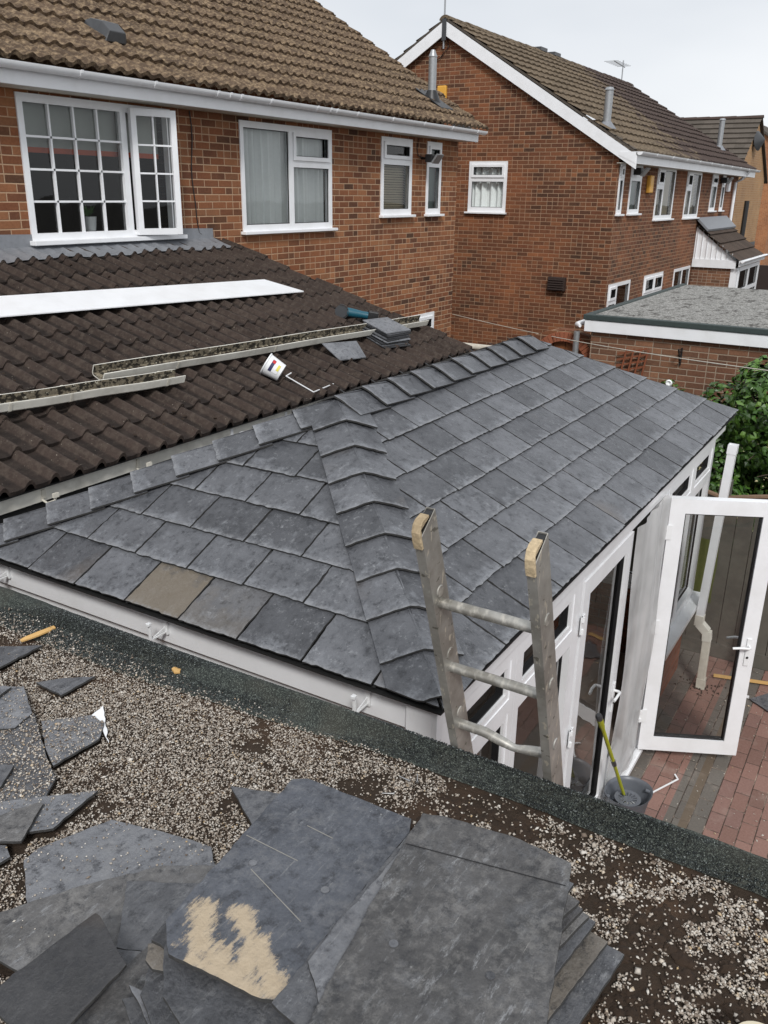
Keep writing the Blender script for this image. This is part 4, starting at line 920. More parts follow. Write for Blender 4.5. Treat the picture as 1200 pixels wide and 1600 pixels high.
# pile body under the two top slates
pa = R(12)
for i in range(9):
    z = 2.45+.0225*i
    lb = ['lowest slate of the pile resting on the gravel', 'slate in the lower pile just above the lowest one', 'lower pile slate, third from the bottom', 'middle pile slate hidden mostly by the plaster smeared slate', 'slate at mid height of the pile', 'slate just above mid height of the pile', 'slate third below the plaster smeared one', 'slate second below the plaster smeared one', 'slate directly below the plaster smeared one'][i]
    q = onz(330-6*i, 1560-9*i, z)
    rect(1.17+random.uniform(-.02, .02), .80+random.uniform(-.02, .02), R(14+random.uniform(-9, 12)), .50, .40, z, 'slate_pile' if i % 3 else 'slate_worn', lb)
low = [([(236, 1468), (258, 1438), (275, 1470), (262, 1484)], 2.64, 'slate_mid', 'small slate corner left of the plaster smear in the pile side'),
       ([(227, 1500), (231, 1474), (270, 1470), (285, 1520), (238, 1514)], 2.615, 'slate_brown', 'short brownish slate end under the small corner left of the smear'),
       ([(234, 1508), (270, 1520), (280, 1560), (340, 1660), (262, 1660), (219, 1553)], 2.59, 'slate_mid', 'dark stepped slate with a clipped corner at the lower left of the pile'),
       ([(201, 1538), (224, 1548), (262, 1600), (270, 1660), (250, 1640)], 2.565, 'slate_pile', 'thin slate edge just left of the clipped corner slate'),
       ([(190, 1560), (214, 1556), (256, 1620), (262, 1680), (225, 1650)], 2.54, 'slate_mid', 'thin dark slate edge nearest the bottom left of the pile'),
       ([(178, 1526), (238, 1470), (270, 1480), (262, 1560), (300, 1700), (90, 1700), (120, 1600)], 2.505, 'slate_worn', 'broad pale slate under the stepped edges at the lower left')]
for pp, z, mt, lb in low: slab('loose_slate', pp, z, mt, lb, group=g3)
slab('loose_slate', [(254, 1556), (256, 1480), (262, 1470), (470, 1570), (560, 1620), (460, 1740), (330, 1690)], 2.645, 'slate_mid', 'dark slate directly under the plaster smeared slate at the bottom of the picture', group=g3)
slab('white_offcut', [(266, 1578), (274, 1572), (350, 1625), (330, 1640)], 2.605, 'upvc', 'small white ribbed plastic offcut trapped in the bottom left of the pile', cat='offcut', th=.006)
slab('loose_slate', [(420, 1520), (450, 1490), (560, 1400), (690, 1500), (600, 1640), (498, 1610)], 2.655, 'slate_pile', 'slate corner showing between the two top slates near the bottom', group=g3)
top_l = slab('loose_slate', [(457, 1217), (480, 1216), (643, 1279), (640, 1300), (430, 1562), (408, 1560), (263, 1490), (259, 1437)], 2.680, 'slate_stain', 'top left slate of the pile smeared with cream plaster', group=g3, th=.011)
slab('loose_slate', [(643, 1296), (690, 1320), (580, 1520), (470, 1610), (424, 1566)], 2.689, 'slate_mid', 'dark narrow slate directly right of the plaster smeared slate', group=g3)
slab('loose_slate', [(640, 1312), (700, 1340), (640, 1600), (505, 1660), (494, 1545), (481, 1502), (520, 1450)], 2.699, 'slate_pile', 'slate strip between the plaster smeared slate and the scratched topmost slate', group=g3)
top_r = slab('loose_slate', [(660, 1270), (690, 1274), (800, 1306), (892, 1348), (893, 1356), (840, 1690), (430, 1690), (630, 1318)], 2.712, 'slate_worn', 'topmost slate of the pile, large, covered in pale scuffs', group=g3, th=.012)
# felt-pad discs and the head-lap line on the top slate
for px, py in ((615, 1474), (766, 1524), (395, 1348), (508, 1390)):
    z = 2.7135 if px > 600 else 2.6815
    c = onz(px, py, z); b = MB(); b.tube([c-Vector((0, 0, .001)), c+Vector((0, 0, .0003))], .0095, 20); b.build('stamped_mark', M['slate_pile'], top_r if px > 600 else top_l)
b = MB(); a, c = onz(634, 1318, 2.7128), onz(884, 1384, 2.7128); n_ = (c-a).normalized(); pp = Vector((-n_.y, n_.x, 0))*.0012
b.prism([a-pp, c-pp, c+pp, a+pp], (0, 0, .0008)); b.build('scribed_line', M['gasket'], top_r)
for (a_, c_) in (((385, 1305), (465, 1345)), ((392, 1358), (470, 1440)), ((480, 1290), (520, 1310))):
    b = MB(); a, c = onz(*a_, 2.6803), onz(*c_, 2.6803); n_ = (c-a).normalized(); pp = Vector((-n_.y, n_.x, 0))*.0010; b.prism([a-pp, c-pp, c+pp, a+pp], (0, 0, .0006)); b.build('scratch', M['concrete'], top_l)
# orange wood splinters, cream disc
slab('wood_splinter', [(31, 999), (50, 990), (84, 977), (87, 980), (60, 992), (34, 1001)], 2.447, 'wood_new', 'long orange wood splinter lying on the gravel near the felt edge', cat='wood splinter', th=.008)
slab('wood_splinter', [(268, 1044), (276, 1039), (284, 1042), (281, 1049), (272, 1049)], 2.455, 'wood_new', 'short wood chip on the felt below the gutter bracket', cat='wood splinter', th=.01)
c = onz(1188, 1632, 2.52); t_ = thing('plastic_pot', (c.x, c.y, 2.43), 'cream plastic pot just showing in the bottom right corner', 'pot')
b = MB(); b.tube([(c.x, c.y, 2.43), (c.x, c.y, 2.51)], [.038, .048], 28, cap=True); b.build('pot_body', M['cream'], t_, smooth=True)
b = MB(); b.tube([(c.x, c.y, 2.511), (c.x, c.y, 2.522)], .051, 28); b.build('rim', M['cream'], t_, smooth=True)
# screws on the gravel
for i, (px, py, a_) in enumerate([(652, 1222, .5), (640, 1220, 1.6), (615, 1240, 2.2)]):
    p = onz(px, py, 2.445); b = MB(); d = Vector((math.cos(a_), math.sin(a_), .1)); b.tube([p, p+d*.035], [.002, .0012], 6); b.tube([p-d*.002, p], .005, 8)
    b.build('screw', M['steel'], None, label=['bright screw on the dark felt left of the ladder foot', 'screw lying beside the bright screw', 'lone screw nearest the slate pile'][i], cat='screw', group='screws dropped on the roof')

# ------------------------------------------------------------------ roof chippings, moss and granules
def inside(pts, x, y):
    r = np.zeros(len(x), bool); n = len(pts); j = n-1
    for i in range(n):
        xi, yi = pts[i]; xj, yj = pts[j]
        c = ((yi > y) != (yj > y)); 
        with np.errstate(divide='ignore', invalid='ignore'): r ^= c & (x < (xj-xi)*(y-yi)/(yj-yi+1e-12)+xi)
        j = i
    return r
def vnoise(x, y, s, seed):
    rs = np.random.RandomState(seed); g = rs.rand(256, 256); X, Y = x/s+100, y/s+100; i, j = np.floor(X).astype(int), np.floor(Y).astype(int); u, v = X-i, Y-j
    u, v = u*u*(3-2*u), v*v*(3-2*v); f = lambda a, b: g[a % 256, b % 256]
    return (f(i, j)*(1-u)+f(i+1, j)*u)*(1-v)+(f(i, j+1)*(1-u)+f(i+1, j+1)*u)*v
def fb(x, y, s, seed): return .55*vnoise(x, y, s, seed)+.3*vnoise(x, y, s/2.1, seed+1)+.15*vnoise(x, y, s/4.3, seed+2)
OCT_V = np.array([(1, 0, 0), (-1, 0, 0), (0, 1, 0), (0, -1, 0), (0, 0, 1), (0, 0, -1)], float)
OCT_F = np.array([(0, 2, 4), (2, 1, 4), (1, 3, 4), (3, 0, 4), (2, 0, 5), (1, 2, 5), (3, 1, 5), (0, 3, 5)])
def pebbles(name, x, y, z, r, mat, flat=.62, **k):
    n = len(x); V = np.repeat(OCT_V[None], n, 0)*(1+np.random.uniform(-.32, .32, (n, 6, 1)))
    a = np.random.uniform(0, 6.28, n); tl = np.random.uniform(-.6, .6, n); sx = np.random.uniform(.7, 1.3, n)
    V[:, :, 0] *= (r*sx)[:, None]; V[:, :, 1] *= (r/sx)[:, None]; V[:, :, 2] *= (r*flat)[:, None]
    X = V[:, :, 0]*np.cos(tl)[:, None]-V[:, :, 2]*np.sin(tl)[:, None]; Z = V[:, :, 0]*np.sin(tl)[:, None]+V[:, :, 2]*np.cos(tl)[:, None]
    P = np.stack([X*np.cos(a)[:, None]-V[:, :, 1]*np.sin(a)[:, None]+x[:, None], X*np.sin(a)[:, None]+V[:, :, 1]*np.cos(a)[:, None]+y[:, None], Z+z[:, None]], 2).reshape(-1, 3)
    F = (OCT_F[None]+6*np.arange(n)[:, None, None]).reshape(-1, 3)
    me = bpy.data.meshes.new(name); me.vertices.add(len(P)); me.vertices.foreach_set('co', P.ravel()); me.loops.add(F.size); me.loops.foreach_set('vertex_index', F.ravel().astype(np.int32))
    me.polygons.add(len(F)); me.polygons.foreach_set('loop_start', np.arange(0, F.size, 3, dtype=np.int32)); me.polygons.foreach_set('loop_total', np.full(len(F), 3, np.int32))
    me.update(calc_edges=True); me.materials.append(mat); at_ = me.attributes.new('rnd', 'FLOAT', 'FACE'); at_.data.foreach_set('value', np.repeat(np.random.rand(n), 8))
    o = bpy.data.objects.new(name, me); COL.objects.link(o); tag(o, **k); return o
def candidates(n, x0, x1, y0, y1): return np.random.uniform(x0, x1, n), np.random.uniform(y0, y1, n)
x, y = candidates(270000, .55, 2.0, -.35, 3.7)
dist = np.hypot(x, y)
kx = np.clip((y-1.0)/.5, 0, 1)                                   # felt strip gets wider to the left
lim = 2.058-(2.058-1.80)*(.19+.42*np.clip((y-1.1)/1.2, 0, 1)+.10*(fb(x, y, .12, 31)-.5)*2)
n1 = fb(x, y, .22, 3); n2 = fb(x, y, .06, 9)
right = 1/(1+np.exp((y-.95+.25*(n1-.5))*9))
bare = np.clip((n1*.75+n2*.25-.36-.0*right)*9, 0, 1)
dens = (1-right)*np.clip((n1*.5+n2*.5-.335)*8, .08, 1)*.98+right*np.clip((n1*.4+n2*.6-.455)*10, .07, .92)
near = np.clip((lim-x)/.05, 0, 1); dens *= near
dens = np.maximum(dens, np.where((x < 2.0) & (x >= lim-.03), np.where(y > 1.2, .40*np.clip(1-(x-lim)/.10, .15, 1), .05), 0))
keep = np.random.rand(len(x)) < dens*np.clip(1.25-.0*dist, 0, 1)
x, y, right, n2, lim_k = x[keep], y[keep], right[keep], n2[keep], lim[keep]
z = 2.4215+.006*np.random.rand(len(x))+np.clip(x-lim_k, 0, 1)*.3
r = np.random.gamma(4, .00047, len(x))+.0010; r *= 1+right*.28
ok = np.ones(len(x), bool)
for pts, ztop, dust, _ in FRAG:
    ins = inside(pts, x, y)
    up_ = ins & (np.random.rand(len(x)) < dust); ok &= (~ins) | up_ | (z > ztop)
    z[up_] = ztop+.003; ok |= False
x, y, z, r = x[ok], y[ok], z[ok], r[ok]
pebbles('gravel', x, y, z, r, M['stone'], kind='stuff', label='loose pale stone chippings spread over the flat roof', cat='gravel')
# granules on the felt edge
prof_x = [p[0] for p in prof]; 
x, y = candidates(120000, 1.80, 2.055, -.25, 3.7)
ff = .19+.42*np.clip((y-1.1)/1.2, 0, 1); xo = x; x = 2.058-(2.058-x)*ff
pz = np.interp(xo, [1.78, 1.86, 1.93, 1.965, 1.99, 2.025, 2.05, 2.058], [2.421, 2.432, 2.455, 2.487, 2.499, 2.50, 2.492, 2.47])-.012*np.clip((y-1.2)/1.2, 0, 1)*(xo > 1.9)
kp = np.random.rand(len(x)) < ff*np.where(xo > 1.93, 1.0, .8); x, y, pz = x[kp], y[kp], pz[kp]
pebbles('mineral_granules', x, y, pz+.001, np.random.uniform(.0014, .0036, len(x)), M['granule'], kind='stuff', label='dark green black mineral granules on the raised felt edge', cat='granules')
# moss and soil clods
def clod(b, c, r, zf=.45):
    n = len(b.v); ns, nr = 12, 5; b.v.append((c[0], c[1], c[2]+r*zf))
    for j in range(1, nr+1):
        for i in range(ns):
            a = 6.283*i/ns; q = j/nr; rr = r*math.sin(q*1.57)*(1+random.uniform(-.28, .28)); b.v.append((c[0]+rr*math.cos(a), c[1]+rr*math.sin(a), c[2]+r*zf*math.cos(q*1.57)*(1+random.uniform(-.3, .3))))
    for i in range(ns): b.face([n, n+1+i, n+1+(i+1) % ns])
    for j in range(nr-1):
        for i in range(ns): a = n+1+j*ns; b.face([a+i, a+ns+i, a+ns+(i+1) % ns, a+(i+1) % ns])
b = MB()
xs, ys = candidates(2600, .9, 1.93, -.35, .95); m1 = fb(xs, ys, .22, 3)*.55+fb(xs, ys, .06, 9)*.45
for X, Y, q in zip(xs, ys, m1):
    if q < .50 and not any(inside(p[0], np.array([X]), np.array([Y]))[0] for p in FRAG): clod(b, (X, Y, 2.416), random.uniform(.006, .020)*(1.3 if random.random() < .15 else 1))
xs, ys = candidates(900, 1.0, 1.80, .95, 3.2); m1 = fb(xs, ys, .22, 3)*.5+fb(xs, ys, .06, 9)*.5
for X, Y, q in zip(xs, ys, m1):
    if q < .30 or random.random() < .02: clod(b, (X, Y, 2.417), random.uniform(.005, .014))
for px, py in ((160, 1207), (236, 1250), (185, 1200)):
    p = onz(px, py, 2.42)
    for i in range(14): clod(b, (p.x+random.gauss(0, .02), p.y+random.gauss(0, .03), 2.418), random.uniform(.006, .013))
b.build('moss', M['moss'], None, kind='stuff', label='dark brown moss and soil clumps between the chippings', cat='moss', smooth=True, recalc=False, origin=(1.4, .8, 2.41))

# ------------------------------------------------------------------ ladder
LD = thing('ladder', (2.75, .81, 0), 'worn paint splashed aluminium ladder leaning on the edge of the flat roof', 'ladder')
lean = .35; dl = Vector((-lean, 0, 1)).normalized(); dn_ = Vector((1, 0, lean)).normalized()     # along, and away from the roof
def LT(o): return lambda u, w, z: o+Vector((0, u, 0))+dn_*w+dl*z
for (ty, tx) in ((.975, 1.771), (.670, 1.771)):
    top = Vector((tx, ty, 3.318)); foot_t = (top.z-0.0)/dl.z
    Tt = LT(top); b = MB(); th = .0025
    # open box section
    pr = [(-.0135, 0), (.0135, 0), (.0135, .082), (-.0135, .082)]; inn = [(-.0135+th, th), (.0135-th, th), (.0135-th, .082-th), (-.0135+th, .082-th)]
    n = len(b.v)
    for zz in (0, -foot_t):
        for q in (pr, inn): b.v += [tuple(Tt(u, w, zz-(.03*(1-w/.03) if w < .03 and zz == 0 else 0))) for u, w in q]
    for i in range(4):
        j = (i+1) % 4; b.face([n+i, n+j, n+8+j, n+8+i]); b.face([n+4+i, n+12+i, n+12+j, n+4+j]); b.face([n+i, n+4+i, n+4+j, n+j]); b.face([n+8+i, n+8+j, n+12+j, n+12+i])
    st = b.build('stile', M['alu_dark'], LD, bevel=.002)
    b = MB(); pts = []
    for k_ in range(8):
        a = k_/7*math.pi/2; pts.append((-.008+.046*math.sin(a)*1.0, -.062+.060*(math.sin(math.pi/2*k_/7)) if False else -.060+.066*math.sin(a)))
    prf = [(-.007, -.070), (-.009, -.045), (-.006, -.018), (.006, .000), (.022, .006), (.050, .004), (.050, -.004), (.004, -.012), (.002, -.07)]
    n = len(b.v)
    for u in (-.0125, .0125): b.v += [tuple(Tt(u, w, z_)) for w, z_ in prf]
    K = len(prf)
    for i in range(K): j = (i+1) % K; b.face([n+i, n+j, n+K+j, n+K+i])
    b.face([n+i for i in range(K)]); b.face([n+K+i for i in range(K)][::-1]); b.build('end_cap', M['cap_tan'], st, smooth=False, bevel=.0015)
    b = MB(); b.box((-.0105, .055, -.012), (.0105, .078, -.004), Tt); b.build('dark_hollow', M['black'], st)  # black block standing in for the shaded hollow of the stile end
    for zz in (-.25, -.49, -.745, -1.0, -1.25):
        b = MB(); c = Tt(-.0137 if ty < .9 else -.0137, .041, zz); b.tube([c+Vector((.0, .001, 0)), c-Vector((0, .0025, 0))], [.019, .016], 20); b.build('rung_collar', M['alu'], st, smooth=True)
RUNG = (3.058,)
for i in range(12):
    z_ = RUNG[0]-.240*i; X = 1.771-(z_-3.318)*lean+.041*dn_.x; p0 = Vector((X, .985, z_)); p1 = Vector((X, .660, z_))
    b = MB(); pts = []; rad = []
    for k_ in range(31):
        t_ = k_/30; p = p0.lerp(p1, t_)
        if i == 2: p.z -= .020*max(0, 1-abs(t_-.62)/.30)
        pts.append(p); rad.append(.0155 if i != 2 else .0155-.004*math.exp(-((t_-.64)/.10)**2))
    b.tube(pts, rad, 16); b.build('rung', M['alu'], LD, smooth=True, label='third rung down, bent and dented' if i == 2 else None)

# ------------------------------------------------------------------ bucket, mop, strips and debris on the patio
Bk = thing('mop_bucket', (5.10, 1.085, 0), 'blue grey mop bucket with slotted wringer beside the white threshold', 'bucket')
b = MB(); c = Vector((5.10, 1.085, 0)); rows = [(.0, .105), (.02, .112), (.25, .145), (.27, .158), (.275, .158), (.27, .15), (.25, .139), (.03, .107)]
sg = 36
for z_, r_ in rows:
    for i in range(sg):
        a = 6.2832*i/sg; lip = 1+.10*max(0, math.cos(a+.9))**6*(z_ > .24)+.08*max(0, math.cos(a-2.2))**6*(z_ > .24); b.v.append((c.x+1.08*r_*lip*math.cos(a), c.y+.95*r_*lip*math.sin(a), z_+.001))
for j in range(len(rows)-1):
    for i in range(sg): a0 = j*sg+i; a1 = j*sg+(i+1) % sg; b.face([a0, a1, a1+sg, a0+sg])
b.face([i for i in range(sg)][::-1]); b.face([7*sg+i for i in range(sg)]); b.build('bucket_body', M['grey_plastic'], Bk, smooth=True)
b = MB(); b.tube([(c.x, c.y, .06), (c.x, c.y, .13)], [.095, .112], 30); b.build('dark_fill', M['black'], Bk, smooth=True)  # black disc added to darken the inside of the bucket
b = MB(); wc = Vector((5.035, 1.07, .262))
def wring(th, r_, z_): return (wc.x+r_*math.cos(th), wc.y+r_*math.sin(th), z_)
rad_ = .088
# wringer disc with slots: rings and spokes
ns = 40
for (ra, rb) in ((0, .030), (.062, rad_)):
    for i in range(ns):
        a, a2 = 6.2832*i/ns, 6.2832*(i+1)/ns; b.prism([wring(a, ra, .262-.25*(.09-ra)*.4), wring(a2, ra, .262-.25*(.09-ra)*.4), wring(a2, rb, .262-.25*(.09-rb)*.4), wring(a, rb, .262-.25*(.09-rb)*.4)], (0, 0, .005))
for i in range(14):
    a, a2 = 6.2832*i/14, 6.2832*(i+.42)/14; b.prism([wring(a, .03, .256), wring(a2, .03, .256), wring(a2, .062, .259), wring(a, .062, .259)], (0, 0, .005))
b.build('wringer', M['grey_plastic'], Bk)
for s_ in (.9, -2.2+6.283):
    b = MB(); p = Vector((c.x+.165*math.cos(-s_ if s_ < 1 else 2.2), c.y+.145*math.sin(-s_ if s_ < 1 else 2.2), .25)); b.tube([p-Vector((0, .02, 0)), p+Vector((0, .02, 0))], .013, 10); b.build('handle_lug', M['grey_plastic'], Bk, smooth=True)
m0, m1 = Vector((5.15, 1.10, .14)), Vector((4.42, 1.17, 1.23))
mp_ = thing('mop', m0, 'lime green mop handle with grey tip standing in the bucket', 'mop')
dm = (m1-m0)
b = MB(); b.tube([m0, m0+dm*.47], .0115, 12); b.tube([m0+dm*.52, m0+dm*.86], .0125, 12); b.tube([m0+dm*.86, m0+dm*.89, m0+dm*.96], [.0125, .018, .02], 12); b.build('handle', M['lime'], mp_, smooth=True)
b = MB(); b.tube([m0+dm*.468, m0+dm*.522], .015, 12); b.build('joint_sleeve', M['satgrey'], mp_, smooth=True)
b = MB(); b.tube([m0+dm*.96, m0+dm*.985, m0+dm], [.02, .021, .012], 12); b.build('end_cap', M['satgrey'], mp_, smooth=True)
b = MB()
for i in range(40): a = random.uniform(0, 6.28); q = m0+Vector((random.uniform(-.02, .02), random.uniform(-.02, .02), .02)); b.tube([q, q+Vector((.04*math.cos(a), .04*math.sin(a), -.02)), q+Vector((.06*math.cos(a), .06*math.sin(a), -.05))], .004, 5)
b.build('mop_head', M['curtain'], mp_)
def strip(name, pts, label, cat, mat='white_plastic', w=.012, h=.005):
    b = MB()
    for a, c in zip(pts[:-1], pts[1:]):
        a, c = Vector(a), Vector(c); d = (c-a).normalized(); s = Vector((d.y, -d.x, 0)).normalized()*w/2; b.prism([a-s, c-s, c+s, a+s], (0, 0, h))
    return b.build(name, M[mat], None, label=label, cat=cat)
strip('plastic_strip', [(5.47, 1.03, .012), (5.78, .885, .012), (5.83, .92, .012)], 'thin white plastic strip lying on the red paving beside the bucket', 'plastic strip')
strip('timber_batten', [(7.46, .98, .02), (7.62, .40, .02)], 'pale timber batten on the ground at the foot of the grey fence', 'batten', 'wood_new', .03, .018)
strip('plastic_offcut', [(7.26, .72, .01), (7.27, .64, .01)], 'small white offcut on the paving under the spirit level', 'offcut', 'white_plastic', .03, .012)
b = MB(); q = [onz(1171, 1093, .012), onz(1215, 1080, .012), onz(1230, 1130, .012), onz(1200, 1112, .012)]; b.prism(q, (0, 0, .008)); b.build('broken_slate', M['slate_pile'], None, label='blue grey slate piece on the patio at the right picture edge', cat='slate')
# crumbs on the patio
x, y = candidates(330, 5.0, 7.8, .2, 1.2); pebbles('crumbs', x, y, np.full(len(x), .003), np.random.gamma(2, .0016, len(x))+.0015, M['stone'], kind='stuff', label='mortar crumbs and grit scattered on the patio', cat='grit')
b = MB()
for i in range(60): X, Y = 7.23+random.gauss(0, .07), 1.03+random.gauss(0, .09); b.prism([(X, Y, .004), (X+random.uniform(.01, .03), Y+.006, .012), (X+.01, Y+random.uniform(.01, .03), .006)], (0, 0, .002))
b.build('leaf_litter', M['moss'], None, kind='stuff', label='dead leaves around the foot of the downpipe', cat='leaf litter')
# downpipe
DP = thing('downpipe', (7.23, 1.03, 0), 'white square downpipe standing loose with a dirty offset elbow, open at the top', 'downpipe')
def sq(b, a, c, w=.0325, hollow=False):
    a, c = Vector(a), Vector(c); d = (c-a).normalized(); e1 = d.cross(Vector((1, 0, 0))).normalized(); e2 = d.cross(e1)
    n = len(b.v)
    for P in (a, c): b.v += [tuple(P+e1*w*i+e2*w*j) for i, j in ((-1, -1), (1, -1), (1, 1), (-1, 1))]
    for i in range(4): j = (i+1) % 4; b.face([n+i, n+j, n+4+j, n+4+i])
    if hollow:
        m = len(b.v); wi = w-.004
        for P in (a, c): b.v += [tuple(P+e1*wi*i+e2*wi*j) for i, j in ((-1, -1), (1, -1), (1, 1), (-1, 1))]
        for i in range(4): j = (i+1) % 4; b.face([m+i, m+4+i, m+4+j, m+j]); b.face([n+4+i, n+4+j, m+4+j, m+4+i]); b.face([n+i, m+i, m+j, n+j])
    else: b.face([n, n+3, n+2, n+1]); b.face([n+4, n+5, n+6, n+7])
b = MB(); sq(b, (7.23, 1.045, .0), (7.23, 1.05, .50)); b.build('lower_pipe', M['upvc_old'], DP, bevel=.004)
b = MB(); sq(b, (7.23, 1.05, .47), (7.23, 1.06, .56), .037); sq(b, (7.23, 1.06, .55), (7.23, 1.135, .62), .036); sq(b, (7.23, 1.135, .60), (7.23, 1.135, .70), .037); b.build('offset_elbow', M['fascia_dirty'], DP, bevel=.004)
b = MB(); sq(b, (7.23, 1.135, .68), (7.23, 1.085, 2.22), .0325, True); b.build('upper_pipe', M['upvc'], DP)
b = MB(); sq(b, (7.23, 1.087, 2.16), (7.23, 1.085, 2.235), .037, True); b.build('pipe_socket', M['upvc'], DP)
b = MB(); sq(b, (7.23, 1.04, .0), (7.23, 1.045, .10), .037); b.build('shoe', M['upvc_old'], DP, bevel=.003)
# spirit level
SP = thing('spirit_level', (7.55, .73, 0), 'dusty red spirit level leaning upright against the grey fence', 'spirit level')
def TS(u, w, z): return Vector((7.56+.26*(z/1.2)-w, .735+u+.004*z, z))
b = MB(); b.plate(TS, -.035, .035, .01, 1.22, [(-.02, .02, .56, .60), (-.02, .02, 1.04, 1.13), (-.02, .02, .12, .18)], -.012, .012); b.build('level_body', M['red_level'], SP, bevel=.003)
b = MB(); b.box((-.018, -.006, 1.05), (.018, .008, 1.12), TS); b.tube([TS(-.014, .01, 1.085), TS(.014, .01, 1.085)], .008, 10); b.build('vial', M['lime'], SP)
b = MB(); b.box((-.036, -.0135, .84), (.036, .0135, .93), TS); b.build('grey_label', M['satgrey'], SP)
b = MB(); b.box((-.018, -.006, .565), (.018, .008, .595), TS); b.build('vial', M['black'], SP)
# lime sheet seen through the door glass
b = MB()
for j in range(9):
    for i in range(13): b.v.append((7.84-.006*math.sin(j*.9)-.006*math.sin(i*1.7), 1.16+.30*i/12+.004*math.sin(j), .55+.62*j/8))
for j in range(8):
    for i in range(12): a = j*13+i; b.face([a, a+1, a+14, a+13])
b.build('plastic_sheeting', M['lime_sheet'], None, smooth=True, recalc=False, label='lime green plastic sheeting propped on the fence, seen through the open door', cat='plastic sheet')

# ------------------------------------------------------------------ things on the lean-to roof
def P3(x, y, h): return Vector(ext(x, y, h))
t_ = MB(); a, c = onext(-160, 492, .072), onext(448, 447, .072); d = (c-a).normalized(); s_ = Vector((-d.y, d.x, .335*1.0)).normalized()
w_ = .165
t_.prism([a-s_*w_, c-s_*w_+d*.08, c+s_*w_-d*.16, a+s_*w_], (0, 0, .012)); t_.build('fascia_board', M['upvc'], None, label='long new white plastic board lying across the dark brown tiles', cat='board', bevel=.002)
def old_gutter(a, c, label, r=.055, turn=0.0, endopen=True):
    a, c = Vector(a), Vector(c); d = (c-a).normalized(); side = Vector((-d.y, d.x, 0)).normalized(); upv = d.cross(side)*-1
    if upv.z < 0: upv = -upv
    side, upv = side*math.cos(turn)+upv*math.sin(turn), upv*math.cos(turn)-side*math.sin(turn)
    root = thing('old_gutter', a, label, 'gutter', 'old dirty gutters lying on the brown tiles')
    b = MB(); prf = [(-1, 1), (-1.12, 1), (-1.12, .86), (-1.05, .1), (-.78, -.12), (.78, -.12), (1.05, .1), (1.12, .86), (1.12, 1), (1, 1)]; inn = [(.97, .9), (.93, .16), (.72, 0), (-.72, 0), (-.93, .16), (-.97, .9)]
    pr = prf+inn; N_ = 40; n = 0
    for k in range(N_+1):
        P = a.lerp(c, k/N_)+Vector((0, 0, .002*math.sin(k*.35)))
        b.v += [tuple(P+side*(q[0]*r)+upv*(q[1]*r*1.15)) for q in pr]
    K = len(pr)
    for k in range(N_):
        for i in range(K):
            j = (i+1) % K; b.m = 1 if i >= len(prf)-1 and i < K-1 else 0; b.face([k*K+i, k*K+j, (k+1)*K+j, (k+1)*K+i])
    b.m = 0; b.face(list(range(K))); b.face([N_*K+i for i in range(K)][::-1])
    b.build('channel', [M['fascia_dirty'], M['mossgutter']], root, bevel=0)
    b = MB()
    for k in range(900):
        P = a.lerp(c, random.uniform(.03, .98))+side*random.uniform(-.7, .7)*r+upv*r*.06; clod(b, (P.x, P.y, P.z), random.uniform(.005, .016))
    b.build('moss_debris', M['moss'], root, kind='stuff', recalc=False)
    for k in (.16, .42, .9):
        b = MB(); P = a.lerp(c, k); b.prism([P+side*(q[0]*r*1.05)+upv*(q[1]*r*1.22-.002) for q in prf]+[P+side*(q[0]*r*1.005)+upv*(q[1]*r*1.155) for q in prf[::-1]], d*.018); b.build('joint_clip', M['upvc_old'], root)
old_gutter(onext(152, 590, .075), onext(660, 505, .085), 'longer dirty gutter full of moss, running along the tiles to the roof verge', turn=.40)
old_gutter(onext(-60, 648, .075), onext(280, 594, .075), 'shorter cream gutter in front, coming in from the left picture edge', turn=.30, r=.052)
# tub
TB = onext(440, 592, .045); tb = thing('plastic_tub', TB, 'white translucent tub with a blue, red and yellow label tipped over on the brown tiles', 'tub')
ax_ = Vector((-.35, .65, .45)).normalized(); e1 = ax_.cross(Vector((0, 0, 1))).normalized(); e2 = e1.cross(ax_)
b = MB(); sg = 28; hh = .145
for (t0, r0) in ((0, .072), (.9, .085), (.93, .092), (1, .092), (1, .086), (.05, .068)):
    for i in range(sg): q = 6.2832*i/sg; b.v.append(tuple(TB+Vector((0, 0, .045))+ax_*(hh*t0)+(e1*math.cos(q)+e2*math.sin(q))*r0))
for j in range(5):
    for i in range(sg): b.face([j*sg+i, j*sg+(i+1) % sg, (j+1)*sg+(i+1) % sg, (j+1)*sg+i])
b.face(list(range(sg))[::-1]); b.face([5*sg+i for i in range(sg)]); b.build('tub_body', M['white_plastic'], tb, smooth=True)
view = (Vector((0, 0, CH))-TB); best = max(range(sg), key=lambda i: (e1*math.cos(6.2832*i/sg)+e2*math.sin(6.2832*i/sg)).dot(view)); q0 = 6.2832*best/sg-.15
def lab(t0, t1, qa, qb, mat, nm, off):
    b = MB(); m_ = 8
    for i in range(m_+1):
        q = q0+qa+(qb-qa)*i/m_; rr = Vector(e1*math.cos(q)+e2*math.sin(q))
        for t in (t0, t1): b.v.append(tuple(TB+Vector((0, 0, .045))+ax_*(hh*t)+rr*(.072+.0145*t+off)))
        if i: k = len(b.v); b.face([k-4, k-2, k-1, k-3])
    b.build(nm, M[mat], tb, smooth=True, recalc=False)
lab(.18, .72, -.65, .55, 'upvc', 'label', .003); lab(.52, .70, -.65, .55, 'navy', 'label_band', .004); lab(.50, .68, -.60, -.28, 'redink', 'label_mark', .005); lab(.18, .32, -.45, .2, 'yellowink', 'label_patch', .005)
strip('plastic_strip', [onext(455, 583, .08), onext(447, 588, .07), onext(490, 613, .045), onext(521, 600, .045)], 'thin white plastic strip bent into an L beside the tub', 'plastic strip', w=.010)
